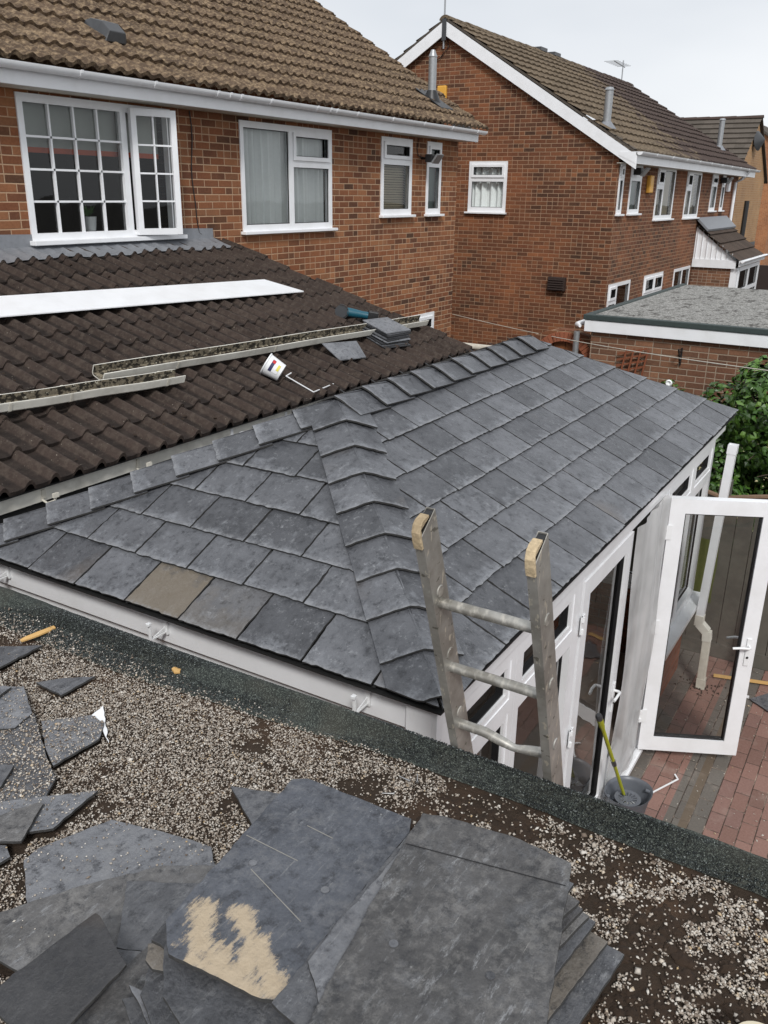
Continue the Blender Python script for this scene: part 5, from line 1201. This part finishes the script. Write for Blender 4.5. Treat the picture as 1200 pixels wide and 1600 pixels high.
# small stack of slates
ce = Vector((6.93, 4.62, 0))
for i in range(9):
    h = .05+.0155*i; a_ = -.10+random.uniform(-.09, .09); c_ = onext(602, 540, 0)+Vector((.012*i, .006*i, h)); u_ = Vector((math.cos(a_), math.sin(a_), 0)); v_ = Vector((-math.sin(a_), math.cos(a_), .335)).normalized()
    u_ = Vector((u_.x, u_.y, .335*u_.y)).normalized()
    b = MB(); l2, w2 = .20, .15; c_ = c_+Vector((random.uniform(-.014, .014), random.uniform(-.012, .012), 0)); ja = lambda: random.uniform(-.004, .004)
    b.prism([c_-u_*l2-v_*w2+u_*ja(), c_+u_*l2-v_*w2+v_*ja(), c_+u_*l2+v_*w2, c_-u_*l2+v_*w2+v_*ja()], (0, 0, .009))
    b.build('loose_slate', M['slate_pile' if i % 2 else 'slate_dark'] if i < 8 else M['slate_pile'], None, bevel=.001, cat='slate', group='slates in the small stack on the brown tiles' if i < 8 else 'slates in the small stack on the brown tiles',
            label=('%s slate of the small stack on the brown tiles' % ('lowest', 'second lowest', 'third lowest', 'fourth lowest', 'middle', 'fourth highest', 'third highest', 'second highest', 'topmost')[i]))
b = MB(); pts = [onext(531, 564, .06), onext(572, 559, .05), onext(557, 534, .13), onext(503, 538, .10)]; b.prism(pts, (0, 0, .009)); b.build('loose_slate', M['slate_pile'], None, label='single slate leaning off the left side of the small stack on the brown tiles', cat='slate', bevel=.001)
# grinder
GR = onext(556, 490, .10); gd = Vector((.42, -.55, -.12)).normalized(); gs = Vector((-gd.y, gd.x, 0)).normalized(); gu = gs.cross(gd) if gs.cross(gd).z > 0 else -gs.cross(gd)
g = thing('angle_grinder', GR, 'teal and black cordless angle grinder lying on the brown tiles', 'power tool')
b = MB(); b.tube([GR-gd*.09, GR-gd*.02, GR+gd*.06, GR+gd*.13], [.046, .044, .036, .038], 14); b.build('motor_body', M['teal'], g, smooth=True)
b = MB(); b.prism([GR+gd*.12-gs*.055-gu*.05, GR+gd*.12+gs*.055-gu*.05, GR+gd*.12+gs*.055+gu*.05, GR+gd*.12-gs*.055+gu*.05], gd*.10); b.build('battery', M['black'], g, bevel=.008)
b = MB(); b.prism([GR+gd*.221-gs*.03-gu*.02, GR+gd*.221+gs*.03-gu*.02, GR+gd*.221+gs*.03+gu*.02, GR+gd*.221-gs*.03+gu*.02], gd*.004); b.build('battery_label', M['concrete'], g)
hc = GR-gd*.15; b = MB(); b.tube([GR-gd*.19, GR-gd*.10], [.028, .036], 14); b.build('gear_head', M['steel'], g, smooth=True)
b = MB(); b.tube([hc-gs*.045, hc-gs*.042], .0625, 28); b.build('cutting_disc', M['satgrey'], g, smooth=True)
b = MB()
for i in range(15):
    a, a2 = -1.2+3.1*i/15, -1.2+3.1*(i+1)/15; f_ = lambda q, rr, s: hc-gs*s+(gd*math.cos(q)+gu*math.sin(q))*rr
    b.prism([f_(a, .072, .028), f_(a2, .072, .028), f_(a2, .072, .056), f_(a, .072, .056)], (gd*math.cos((a+a2)/2)+gu*math.sin((a+a2)/2))*-.004)
b.build('disc_guard', M['satgrey'], g)
b = MB(); b.tube([hc+gs*.03, hc+gs*.05, hc+gs*.14], [.012, .017, .015], 12); b.build('side_handle', M['black'], g, smooth=True)
b = MB(); p = onext(590, 499, .05); b.tube([p, p+Vector((.09, -.05, .0))], [.012, .009], 10); b.build('knife_handle', M['orange'], None, label='small orange tool handle beside the grinder battery', cat='tool', smooth=True)
# leaf crumbs on the tiles
b = MB()
for i in range(420):
    X, Y = random.uniform(3, 7.9), random.uniform(3.95, 6.7)
    if X > 8.1-.16*(Y-3.9): continue
    p = P3(X, Y, .028); clod(b, p, random.uniform(.004, .013), .5)
b.build('moss_crumbs', M['moss'], E_, kind='stuff', recalc=False)

# ------------------------------------------------------------------ neighbouring house
NX, NY, NE = 17.1, 5.33, 29.3
Nh = thing('neighbour_house', (23, 9, 0), 'red brick house with white bargeboards on its gable, beyond the conservatory', 'house')
RY, RZ = 9.02, 7.27
k2 = (RZ-4.86)/(RY-5.05)
NW = [(17.11, 17.42, 3.77, 4.68), (17.92, 18.68, 3.77, 4.69), (19.86, 21.37, 3.63, 4.69), (22.47, 23.94, 3.62, 4.68), (25.2, 25.88, 3.76, 4.67), (26.5, 26.9, 3.76, 4.67), (17.05, 18.65, 1.5, 2.46), (19.72, 21.28, 1.2, 2.46), (22.32, 23.94, 1.2, 2.44)]
NW[0] = (17.20, 17.50, 3.77, 4.68); NW[6] = (17.22, 18.66, 1.5, 2.46)
TN = TY(NY)
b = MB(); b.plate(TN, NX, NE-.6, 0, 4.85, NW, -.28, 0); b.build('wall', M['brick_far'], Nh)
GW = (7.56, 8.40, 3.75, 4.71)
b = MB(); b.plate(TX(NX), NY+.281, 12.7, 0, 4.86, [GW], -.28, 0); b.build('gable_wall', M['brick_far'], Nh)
b = MB(); b.prism([(NX, NY, 4.861), (NX, 12.7, 4.861), (NX, RY, 4.861+(RY-NY)*k2)], (.28, 0, 0)); b.build('gable_peak', M['brick_far'], Nh)
window(Nh, TX(NX), *GW, [(7.63, 8.33, 3.84, 4.33), (7.63, 8.33, 4.42, 4.64)], sash=(1,), curtain=('net', 3.78, 4.68))
KW = [dict(curtain=('frost', 3.8, 4.66)), dict(curtain=('frost', 3.8, 4.66)), dict(curtain=('beige', 3.66, 4.66, 20.3, 21.3)), dict(curtain=('slat', 3.66, 4.6)), dict(curtain=('frost', 3.8, 4.66)), dict(curtain=('frost', 3.8, 4.66)), {}, {}, {}]
def pv(w, two=False, up_=True):
    a, c, d, e = w; h = e-d
    if not two: return [(a+.07, c-.07, d+.08, d+h*.66), (a+.07, c-.07, d+h*.74, e-.07)], (1,)
    m_ = a+(c-a)*.36
    return [(a+.07, m_-.04, d+.08, d+h*.58), (a+.07, m_-.04, d+h*.68, e-.07), (m_+.04, c-.07, d+.08, e-.07)], (1,)
for i, w in enumerate(NW):
    p_, s_ = pv(w, i in (2, 3, 6))
    if i in (7,): a, c, d, e = w; m_ = (a+c)/2; p_ = [(a+.07, c-.07, d+.08, d+.78), (a+.07, m_-.04, d+.9, e-.07), (m_+.04, c-.07, d+.9, e-.07)]; s_ = (1, 2)
    if i == 8: a, c, d, e = w; m_ = (a+c)/2; p_ = [(a+.07, m_-.04, d+.08, e-.07), (m_+.04, c-.07, d+.08, e-.07)]; s_ = ()
    window(Nh, TN, *w, p_, sash=s_, fw=.07, **KW[i])
mb = tile_roof(NX-.1, NE, plane_P(5.0, 4.87, math.atan(k2)), None, (RY-5.0)/math.cos(math.atan(k2)), .33, .30, .02, seg=6, prof='wave', thick=.035, jitter=.01); mb.build('roof', M['tile_far'], Nh, attrs=1, smooth=True, recalc=False)
mb = tile_roof(NX-.1, NE, plane_P(13.04, 4.87, math.atan(k2), -1), None, 4.66, .33, .30, .02, seg=4, prof='wave', thick=.035); mb.build('roof', M['tile_far'], Nh, attrs=1, smooth=True, recalc=False)
def ridge(parent, x0, x1, y, z, mat, axis='x', r=.13, lab=None):
    mb = MB(); x = x0; i = 0
    while x < x1-.1:
        mb.cur = (random.random(), (0, 0, 0), (0, 0, 1)); e = min(x+.44, x1); rr = r*random.uniform(.95, 1.05); n = len(mb.v)
        for xx, q in ((x, rr*1.04), (e, rr*.97)):
            for k in range(9): a = math.pi*(.08+.84*k/8); P = (math.cos(a)*q, math.sin(a)*q*.9-.06); mb.v.append((xx, y+P[0], z+P[1]) if axis == 'x' else (y+P[0], xx, z+P[1]))
        for k in range(8): mb.face([n+k, n+k+1, n+10+k, n+9+k])
        mb.face([n+k for k in range(9)]); x = e; i += 1
    return mb.build('ridge_tiles', mat, parent, attrs=1, smooth=True, recalc=False)
ridge(Nh, NX-.12, NE, RY, RZ+.03, M['tile_far'])
for x in (21.7, 22.6): boxes('ridge_vent', M['satgrey'], Nh, [((x, RY-.1, RZ+.06), (x+.42, RY+.1, RZ+.135))])
# bargeboards: two sloping boards
for sg_, lbl in ((1, None), (-1, None)):
    b = MB(); e_y = RY-sg_*4.05; z_e = RZ-4.05*k2
    b.prism([(NX-.13, RY, RZ-.01), (NX-.13, e_y, z_e-.02), (NX-.13, e_y, z_e-.25), (NX-.13, RY, RZ-.26)], (.03, 0, 0)); b.build('bargeboard', M['upvc'], Nh)
    b = MB(); b.prism([(NX-.12, RY, RZ+.045), (NX-.12, e_y, z_e+.035), (NX-.12, e_y, z_e), (NX-.12, RY, RZ+.005)], (.12, 0, 0)); b.build('verge_mortar', M['tile_far2'], Nh, attrs=1)
boxes('apex_cap', M['satgrey'], Nh, [((NX-.15, RY-.045, RZ-.36), (NX-.131, RY+.045, RZ+.02))])
b = MB(); b.box((NX-.09, 4.99, 4.66), (NE, 5.015, 4.86)); b.build('fascia', M['upvc'], Nh)
b = MB(); b.prism([(NX-.135, 4.985, 4.86), (NX-.135, 5.30, 4.86), (NX-.135, 5.30, 4.80), (NX-.135, 4.985, 4.66)], (.03, 0, 0)); b.build('box_end', M['upvc'], Nh)
boxes('soffit', M['upvc_old'], Nh, [((NX-.09, 5.016, 4.665), (NE, NY+.01, 4.675))])
gutter(Nh, TY(4.985), NX-.12, NE+.1, 4.86, r=.06, brackets=[18+1.2*i for i in range(10)])
b = MB(); b.tube([(28.0, 4.93, 4.8), (28.0, 5.1, 4.6), (28.0, 5.26, 4.5), (28.0, 5.26, .2)], .045, 10); b.build('downpipe', M['upvc'], Nh, smooth=True)
for (x, y, h, m_) in ((17.45, 5.75, .62, 'galv'), (28.2, 5.9, .75, 'galv')):
    z = 4.87+(y-5)*k2; b = MB(); b.tube([(x, y, z-.1), (x, y, z+h)], .075, 14); b.tube([(x, y, z+h), (x, y, z+h+.05)], [.095, .06], 14); f_ = b.build('flue_pipe', M[m_], Nh, smooth=True)
    b = MB(); b.tube([(x, y, z-.05), (x, y, z+.08)], [.2, .09], 12); b.build('flue_collar', M['lead'], f_, smooth=True)
flood(Nh, (18.1, 5.18, 4.52), 1.2); flood(Nh, (26.3, 5.18, 4.50), 1.3)
b = MB(); b.box((NX-.08, 8.97, 5.86), (NX, 9.17, 6.12)); b.build('alarm_box', M['yellow'], Nh, bevel=.02)
b = MB(); b.box((19.08, NY-.09, 4.16), (19.33, NY, 4.50)); b.build('alarm_box', M['yellow'], Nh, bevel=.02)
b = MB(); b.box((27.05, NY-.09, 4.25), (27.3, NY, 4.55)); b.build('alarm_box', M['upvc'], Nh, bevel=.02)
b = MB(); b.box((NX-.12, 6.15, 2.30), (NX, 6.50, 2.56)); [b.box((NX-.14, 6.17, 2.32+.045*i), (NX-.12, 6.48, 2.335+.045*i)) for i in range(5)]; b.build('boiler_vent', M['brown_vent'], Nh, bevel=.006)
# aerials
b = MB(); b.tube([(28.4, RY, RZ), (28.4, RY, RZ+.62)], .018, 8); b.tube([(27.2, RY-.1, RZ+.47), (28.75, RY+.05, RZ+.47)], .012, 6)
for i in range(7): x = 27.25+.2*i; b.tube([(x, RY-.22, RZ+.47), (x, RY+.2, RZ+.47)], .007, 5)
b.build('tv_aerial', M['galv'], Nh)
b = MB(); b.tube([(NX-.1, RY+.02, RZ-.5), (NX-.1, RY+.02, RZ+.9)], .018, 8); b.build('aerial_pole', M['galv'], Nh)
b = MB(); b.tube([(NX-.02, 9.0, 6.98), (NX-.03, 8.97, 6.8), (NX-.03, 9.15, 6.62), (NX-.03, 9.3, 6.55)], .008, 6); b.build('cable', M['black'], Nh)
# porch with sloping tiled roof and white clad side
Po = thing('porch', (25.6, 4.8, 0), 'small porch with white boarded side and short sloping brown roof, behind the grey flat roof', 'porch')
b = MB(); b.prism([(24.12, 5.32, 2.42), (24.12, 4.26, 2.42), (24.12, 4.26, 2.58), (24.12, 5.32, 3.38)], (.06, 0, 0)); b.build('clad_side', M['upvc'], Po)
b = MB(); [b.box((24.095, 5.26-.13*i, 2.62), (24.118, 5.27-.13*i, 2.66+.745*(1-i*.13/1.06))) for i in range(8)]; b.box((24.085, 4.24, 2.40), (24.118, 5.32, 2.60)); b.build('cladding_ribs', M['upvc'], Po)
kp_ = math.atan2(.86, 1.12)
mb = tile_roof(24.0, 27.6, plane_P(4.18, 2.57, kp_), None, 1.42, .33, .34, .02, seg=4, prof='flat', thick=.05); mb.build('roof', M['tile_porch'], Po, attrs=1, recalc=False)
b = MB(); b.prism([(24.0, 5.02, 3.28), (27.6, 5.02, 3.28), (27.6, 5.325, 3.56), (24.0, 5.325, 3.56)], (0, -.02, .05)); b.build('lead_flashing', M['lead'], Po)
boxes('brick_side', M['brick_garage'], Po, [((24.16, 4.36, 0), (24.38, 5.32, 2.41))])
boxes('corner_post', M['upvc'], Po, [((24.17, 4.20, 0), (24.39, 4.355, 2.41))])
b = MB(); b.box((24.02, 4.12, 2.46), (27.7, 4.16, 2.60)); b.build('fascia', M['upvc'], Po)
gutter(Po, TY(4.115), 23.95, 27.8, 2.60, r=.05)
window(Po, TY(4.20), 24.40, 27.4, .9, 2.42, [(24.5, 25.7, 1.0, 1.75), (24.5, 25.7, 1.85, 2.32), (25.9, 27.2, 1.0, 1.75), (25.9, 27.2, 1.85, 2.32)])
boxes('dwarf_wall', M['brick_far'], Po, [((24.385, 4.22, 0), (27.4, 4.4, .86))])
# ------------------------------------------------------------------ neighbour flat roofed garage
Ng = thing('flat_roofed_outbuilding', (13.5, 0, 0), 'low brick outbuilding with grey gritty flat roof and white fascia, right of the neighbouring gable', 'outbuilding')
boxes('wall', M['brick_garage'], Ng, [((11.05, -4, 0), (16.0, 3.58, 2.60))])
b = MB(); b.box((10.98, -4.1, 2.46), (11.03, 3.66, 2.605)); b.box((11.031, 3.61, 2.46), (16.05, 3.66, 2.605)); b.build('fascia', M['upvc'], Ng, bevel=.004)
boxes('roof_surface', M['chiproof'], Ng, [((11.02, -4.05, 2.61), (16.1, 3.64, 2.655))])
b = MB(); b.box((10.965, -4.1, 2.607), (11.06, 3.68, 2.675)); b.box((11.062, 3.60, 2.607), (16.1, 3.68, 2.675)); b.build('felt_edge', M['felt_edge'], Ng, bevel=.008)
b = MB(); b.tube([(10.93, 3.70, 2.53), (11.0, 3.76, 2.535), (11.5, 3.76, 2.54)], [.02, .035, .035], 10); b.build('gutter_end', M['upvc'], Ng, smooth=True)
b = MB(); b.tube([(10.98, 3.75, 2.45), (10.98, 3.75, .2)], .04, 10); b.build('downpipe', M['galv'], Ng, smooth=True)
b = MB(); b.tube([(11.04, 2.42, 2.32), (10.88, 2.42, 2.33)], .012, 6); b.tube([(11.03, 2.42, 2.36), (11.03, 2.42, 2.15)], .012, 6); b.tube([(11.03, 2.42, 2.18), (10.96, 2.42, 2.22), (10.89, 2.42, 2.33)], .009, 6); b.tube([(10.88, 2.42, 2.33), (10.86, 2.42, 2.37)], .01, 6); b.build('hanging_bracket', M['black'], Ng)
b = MB()
for i in range(4):
    b.prism([(10.99, 3.20-.10*i*0-.0, 1.98+.075*i), (10.99, 2.83, 2.10+.075*i-.02), (10.99, 2.83, 2.12+.075*i-.02), (10.99, 3.20, 2.0+.075*i)], (.012, 0, 0))
for i in range(4): b.prism([(10.975, 3.14-.09*i, 1.97), (10.975, 3.12-.09*i, 1.97), (10.975, 3.12-.09*i-.05, 2.30), (10.975, 3.14-.09*i-.05, 2.30)], (.012, 0, 0))
b.build('trellis', M['trellis'], None, label='small red brown diamond trellis fixed to the outbuilding wall', cat='trellis')
# arched side gate between the houses
Ga = thing('arched_gateway', (11.4, 4.1, 0), 'brick arched gateway with orange brown door beside the outbuilding', 'gateway')
cy_, cz_, ri, ro = 3.99, 1.94, .33, .45
b = MB(); seg = 22
for i in range(seg):
    a, a2 = math.pi*i/seg, math.pi*(i+1)/seg-.012
    b.prism([(11.18, cy_+ri*math.cos(a), cz_+ri*math.sin(a)), (11.18, cy_+ri*math.cos(a2), cz_+ri*math.sin(a2)), (11.18, cy_+ro*math.cos(a2), cz_+ro*math.sin(a2)), (11.18, cy_+ro*math.cos(a), cz_+ro*math.sin(a))], (.22, 0, 0))
b.build('arch_bricks', M['arch'], Ga, bevel=.004)
b = MB(); pts = [(11.2, cy_-ro-.0, cz_), (11.2, cy_-ro, 2.3)]+[(11.2, cy_-ro+.02+(2*ro)*i/8, 2.36+.16*math.sin(math.pi*i/8)) for i in range(9)]+[(11.2, 5.3, 2.12), (11.2, 5.3, 0), (11.2, cy_+ri, 0), (11.2, cy_+ri, cz_)]+[(11.2, cy_+(ro-.002)*math.cos(math.pi-math.pi*i/14), cz_+(ro-.002)*math.sin(math.pi-math.pi*i/14)) for i in range(15)]
for i in range(16):
    y0, y1 = cy_-ro+(2*ro)*i/16, cy_-ro+(2*ro)*(i+1)/16
    zl = lambda y: cz_+math.sqrt(max(0, (ro-.004)**2-(y-cy_)**2)); tp = lambda y: 2.26+.16*math.cos((y-cy_)/ro*1.3)
    b.prism([(11.2, y0, zl(y0)), (11.2, y1, zl(y1)), (11.2, y1, tp(y1)), (11.2, y0, tp(y0))], (.18, 0, 0))
b.box((11.2, cy_+ri, 0), (11.38, cy_+ro, cz_)); b.box((11.2, cy_-ro+.08, 0), (11.38, cy_-ri, cz_)); b.box((11.2, cy_+ro, 0), (11.38, 5.0, 2.1)); b.build('pier', M['brick_far'], Ga)
b = MB(); [b.box((11.26, cy_-ri+.165*i+.004, .05), (11.30, cy_-ri+.165*(i+1)-.004, 2.32)) for i in range(4)]; b.build('door', M['door_wood'], Ga)
# low wall with white coping gutter behind the extension
Lw = thing('low_store', (13, 5.4, 0), 'low brown tiled lean-to with white gutter between the two houses', 'store')
b = MB(); b.tube([(12.9, 6.75, 1.76), (12.9, 4.3, 1.76)], .05, 12); b.build('gutter', M['upvc_old'], Lw, smooth=True)
b = MB(); b.prism([(12.8, 6.7, 1.69), (12.8, 4.5, 1.69), (12.0, 4.5, 1.30), (12.0, 6.7, 1.30)], (0, 0, .03)); b.build('roof', M['tile_porch'], Lw, attrs=1)
boxes('wall', M['brick_garage'], Lw, [((12.95, 4.5, 0), (13.1, 6.7, 1.7))])
# ------------------------------------------------------------------ far houses
F1 = thing('far_tan_house', (36, 9, 0), 'tan brick house end with grey brown roof, farthest house at the right', 'house')
fx0 = 34.0; fy0 = 5.92
mb = tile_roof(fy0-.1, 16.0, plane_P(31.2, 4.75, math.atan(.68), 1, 'y'), None, 3.4, .3, .33, .02, seg=2, prof='flat', thick=.05); mb.build('roof', M['tile_far2'], F1, attrs=1, recalc=False)
b = MB(); b.prism([(31.3, fy0, 0), (31.3, fy0, 4.75), (34.0, fy0, 6.58), (36.8, fy0, 4.75), (36.8, fy0, 0)], (0, .25, 0)); b.build('gable_wall', M['brick_tan'], F1)
boxes('wall', M['brick_tan'], F1, [((31.3, fy0+.26, 0), (31.5, 16, 4.75))])
b = MB(); b.prism([(34.0, 16, 6.62), (34.0, fy0-.1, 6.62), (37.0, fy0-.1, 4.6), (37.0, 16, 4.6)], (0, 0, .06)); b.build('rear_roof_slope', M['tile_far2'], F1, attrs=1)
ridge(F1, fy0-.12, 16, 34.0, 6.66, M['tile_far'], 'y')
b = MB(); b.tube([(33.6, fy0-.06, 0.3), (33.6, fy0-.06, 4.0)], .09, 8); b.build('soil_pipe', M['black'], F1, smooth=True)
b = MB(); b.tube([(33.6, fy0-.12, 5.9), (33.55, fy0-.35, 5.93)], [.32, .02], 18); b.tube([(33.7, fy0, 5.75), (33.6, fy0-.2, 5.85)], .03, 6); b.build('satellite_dish', M['satgrey'], F1, smooth=True)
boxes('plinth', M['satgrey'], F1, [((31.29, fy0-.01, 0), (36.8, fy0-.001, 2.55))])
F2 = thing('far_orange_house', (55, 14, 0), 'sliver of orange brick house beyond the tan one at the right edge', 'house')
b = MB(); b.prism([(60, 9.0, 0), (60, 9.0, 7.0), (60, 11.0, 8.3), (60, 14, 6.5), (60, 14, 0)], (6, 0, 0)); b.build('gable_wall', M['brick_orange'], F2)
b = MB(); b.prism([(59.8, 8.6, 6.75), (59.8, 11.0, 8.35), (59.8, 11.0, 8.5), (59.8, 8.6, 6.9)], (6.4, 0, 0)); b.build('roof', M['tile_far2'], F2, attrs=1)
boxes('boundary_fence', M['brown_vent'], None, [((29.8, -3, 0), (29.9, 5.6, 2.15))], label='dark brown boundary fence below the tan house', cat='fence')
boxes('garden_wall', M['brick_garage'], None, [((28.6, -3, 0), (28.8, 4.0, 1.35)), ((28.57, -3, 1.351), (28.83, 4.0, 1.42))], label='low brick garden wall behind the grey flat roof', cat='wall')
# ------------------------------------------------------------------ garden fence
Fn = thing('fence', (7.9, 1.2, 0), 'weathered grey board fence with scalloped top behind the open door', 'fence')
def ftop(y): 
    q = ((y-1.20) % 1.85)/1.85 if y < 1.2 else 1-((y-1.20) % 1.85)/1.85
    q = abs(((y-1.2)/1.85) % 1.0); return 1.56+.14*math.sin(math.pi*q)
b = MB(); y = -3.0
while y < 4.4:
    w = .145; z0, z1 = ftop(y+.002), ftop(y+w-.006); dxx = random.uniform(0, .006)
    b.prism([(7.88+dxx, y, .03), (7.88+dxx, y+w-.006, .03), (7.88+dxx, y+w-.006, z1), (7.88+dxx, y, z0)], (.018, 0, 0)); y += w
b.build('boards', M['timber_fence'], Fn)
b = MB(); y = -3.0
while y < 4.4: b.prism([(7.86, y, ftop(y+1e-4)), (7.86, y+.07, ftop(y+.0699)), (7.86, y+.07, ftop(y+.0699)+.02), (7.86, y, ftop(y+1e-4)+.02)], (.055, 0, 0)); y += .07
b.build('capping', M['timber_brown'], Fn)
boxes('gravel_board', M['timber_fence'], Fn, [((7.865, -3, 0), (7.879, 4.4, .14))])
for y in (-2.5, -.65, 1.2, 3.05): boxes('post', M['timber_fence'], Fn, [((7.90, y-.05, 0), (7.99, y+.05, 1.72))])
boxes('rail', M['timber_fence'], Fn, [((7.9, -3, .4), (7.94, 4.4, .47)), ((7.9, -3, 1.2), (7.94, 4.4, 1.27))])
# ------------------------------------------------------------------ ivy bush and small plants
def bush(name, label, blobs, n, lsize, flowers=0, cat='bush', trunk=None):
    t = thing(name, trunk or (blobs[0][0], blobs[0][1], 0), label, cat); mb = MB()
    for i in range(n):
        cx_, cy_, cz, rx, ry, rz = random.choice(blobs)
        d = Vector((random.gauss(0, 1), random.gauss(0, 1), random.gauss(0, 1))).normalized(); q = random.uniform(.72, 1.04)**.6
        if random.random() < .05: q *= 1.08
        p = Vector((cx_+d.x*rx*q, cy_+d.y*ry*q, cz+d.z*rz*q)); s = lsize*random.uniform(.55, 1.3)
        nn = (d+Vector((random.gauss(0, .5), random.gauss(0, .5), .5+random.gauss(0, .4)))).normalized(); e1 = nn.cross(Vector((random.gauss(0, 1), random.gauss(0, 1), random.gauss(0, 1)))).normalized(); e2 = nn.cross(e1)
        mb.cur = (min(1, max(0, random.gauss(.45, .22))), (0, 0, 0), (0, 0, 1))
        n0 = len(mb.v); mb.v += [tuple(p-e1*s*.9), tuple(p-e1*s*.35+e2*s*.62), tuple(p+e1*s*.9-nn*s*.25), tuple(p-e1*s*.35-e2*s*.62), tuple(p+nn*s*.12)]
        for f in ((0, 3, 4), (3, 2, 4), (2, 1, 4), (1, 0, 4)): mb.face([n0+k for k in f])
    mb.build('foliage', M['leaf'], t, attrs=1, recalc=False)
    b = MB(); T0 = Vector(LOC[t])
    for bl in blobs:
        c = Vector(bl[:3]); b.tube([T0, (T0+c)/2+Vector((random.gauss(0, .05), random.gauss(0, .05), 0)), c], [.045, .03, .012], 7)
        for k in range(4): b.tube([c, c+Vector((random.gauss(0, 1)*bl[3]*.6, random.gauss(0, 1)*bl[4]*.6, random.uniform(0, 1)*bl[5]*.7))], [.012, .004], 5)
    b.build('stems', M['trunk'], t)
    if flowers:
        b = MB()
        for i in range(flowers):
            cx_, cy_, cz, rx, ry, rz = random.choice(blobs); d = Vector((-abs(random.gauss(0, 1)), random.gauss(0, 1), random.gauss(0, 1))).normalized(); p = Vector((cx_+d.x*rx*1.03, cy_+d.y*ry*1.03, cz+d.z*rz*1.03))
            for k in range(random.randint(4, 10)): q = p+Vector((random.gauss(0, .04),)*1+(random.gauss(0, .05), random.gauss(0, .03))); clod(b, q, random.uniform(.006, .014), 1)
        b.build('flowers', M['flower'], t, recalc=False, kind='stuff')
    return t
bl = []
for i in range(30): bl.append((random.uniform(9.3, 10.4), random.uniform(-.9, 1.62), random.uniform(.9, 2.1), random.uniform(.28, .5), random.uniform(.25, .42), random.uniform(.25, .42)))
bl += [(9.6, 1.58, 1.95, .3, .3, .35), (9.5, 1.55, 1.35, .3, .3, .4), (9.6, 1.5, 1.0, .3, .3, .3), (9.7, 1.25, 2.25, .3, .3, .32), (9.7, .95, 2.35, .35, .35, .3), (9.6, .6, 2.3, .35, .35, .3), (9.7, .2, 2.25, .35, .35, .3), (9.5, 1.1, 1.7, .3, .35, .4), (9.4, .8, 1.2, .3, .35, .4), (9.4, .4, 1.6, .3, .35, .4)]
for i in range(14): bl.append((random.uniform(8.9, 9.6), random.uniform(-.9, 1.5), random.uniform(.5, 1.5), .35, .3, .35))
bush('ivy_bush', 'large dark green glossy leaved bush behind the grey fence', bl, 30000, .05, 60, trunk=(9.9, .6, 0))
bush('small_shrub', 'little green plant against the outbuilding wall left of the big bush', [(10.7, 2.45, 1.8, .16, .22, .2), (10.75, 2.6, 1.7, .14, .15, .15)], 600, .035, 0, 'plant', trunk=(10.8, 2.5, 0))
b = MB()
for i in range(12): a = 6.283*i/12; b.tube([(10.5, 2.40, 2.02), (10.48, 2.40+.035*math.cos(a), 2.02+.035*math.sin(a))], [.006, .014], 5)
b.build('flower', M['curtain'], None, label='single white round flower on the little green plant', cat='flower')
# washing line
b = MB(); A_, B_ = Vector((13.5, 6.83, 2.16)), Vector((7.0, -.66, 2.86)); pts = []
for i in range(31): t = i/30; p = A_.lerp(B_, t); p.z -= .10*math.sin(math.pi*t); pts.append(p)
b.tube(pts, .0055, 6); b.build('washing_line', M['upvc_old'], None, label='thin white washing line stretched from the house corner across the gardens', cat='washing line', smooth=True)
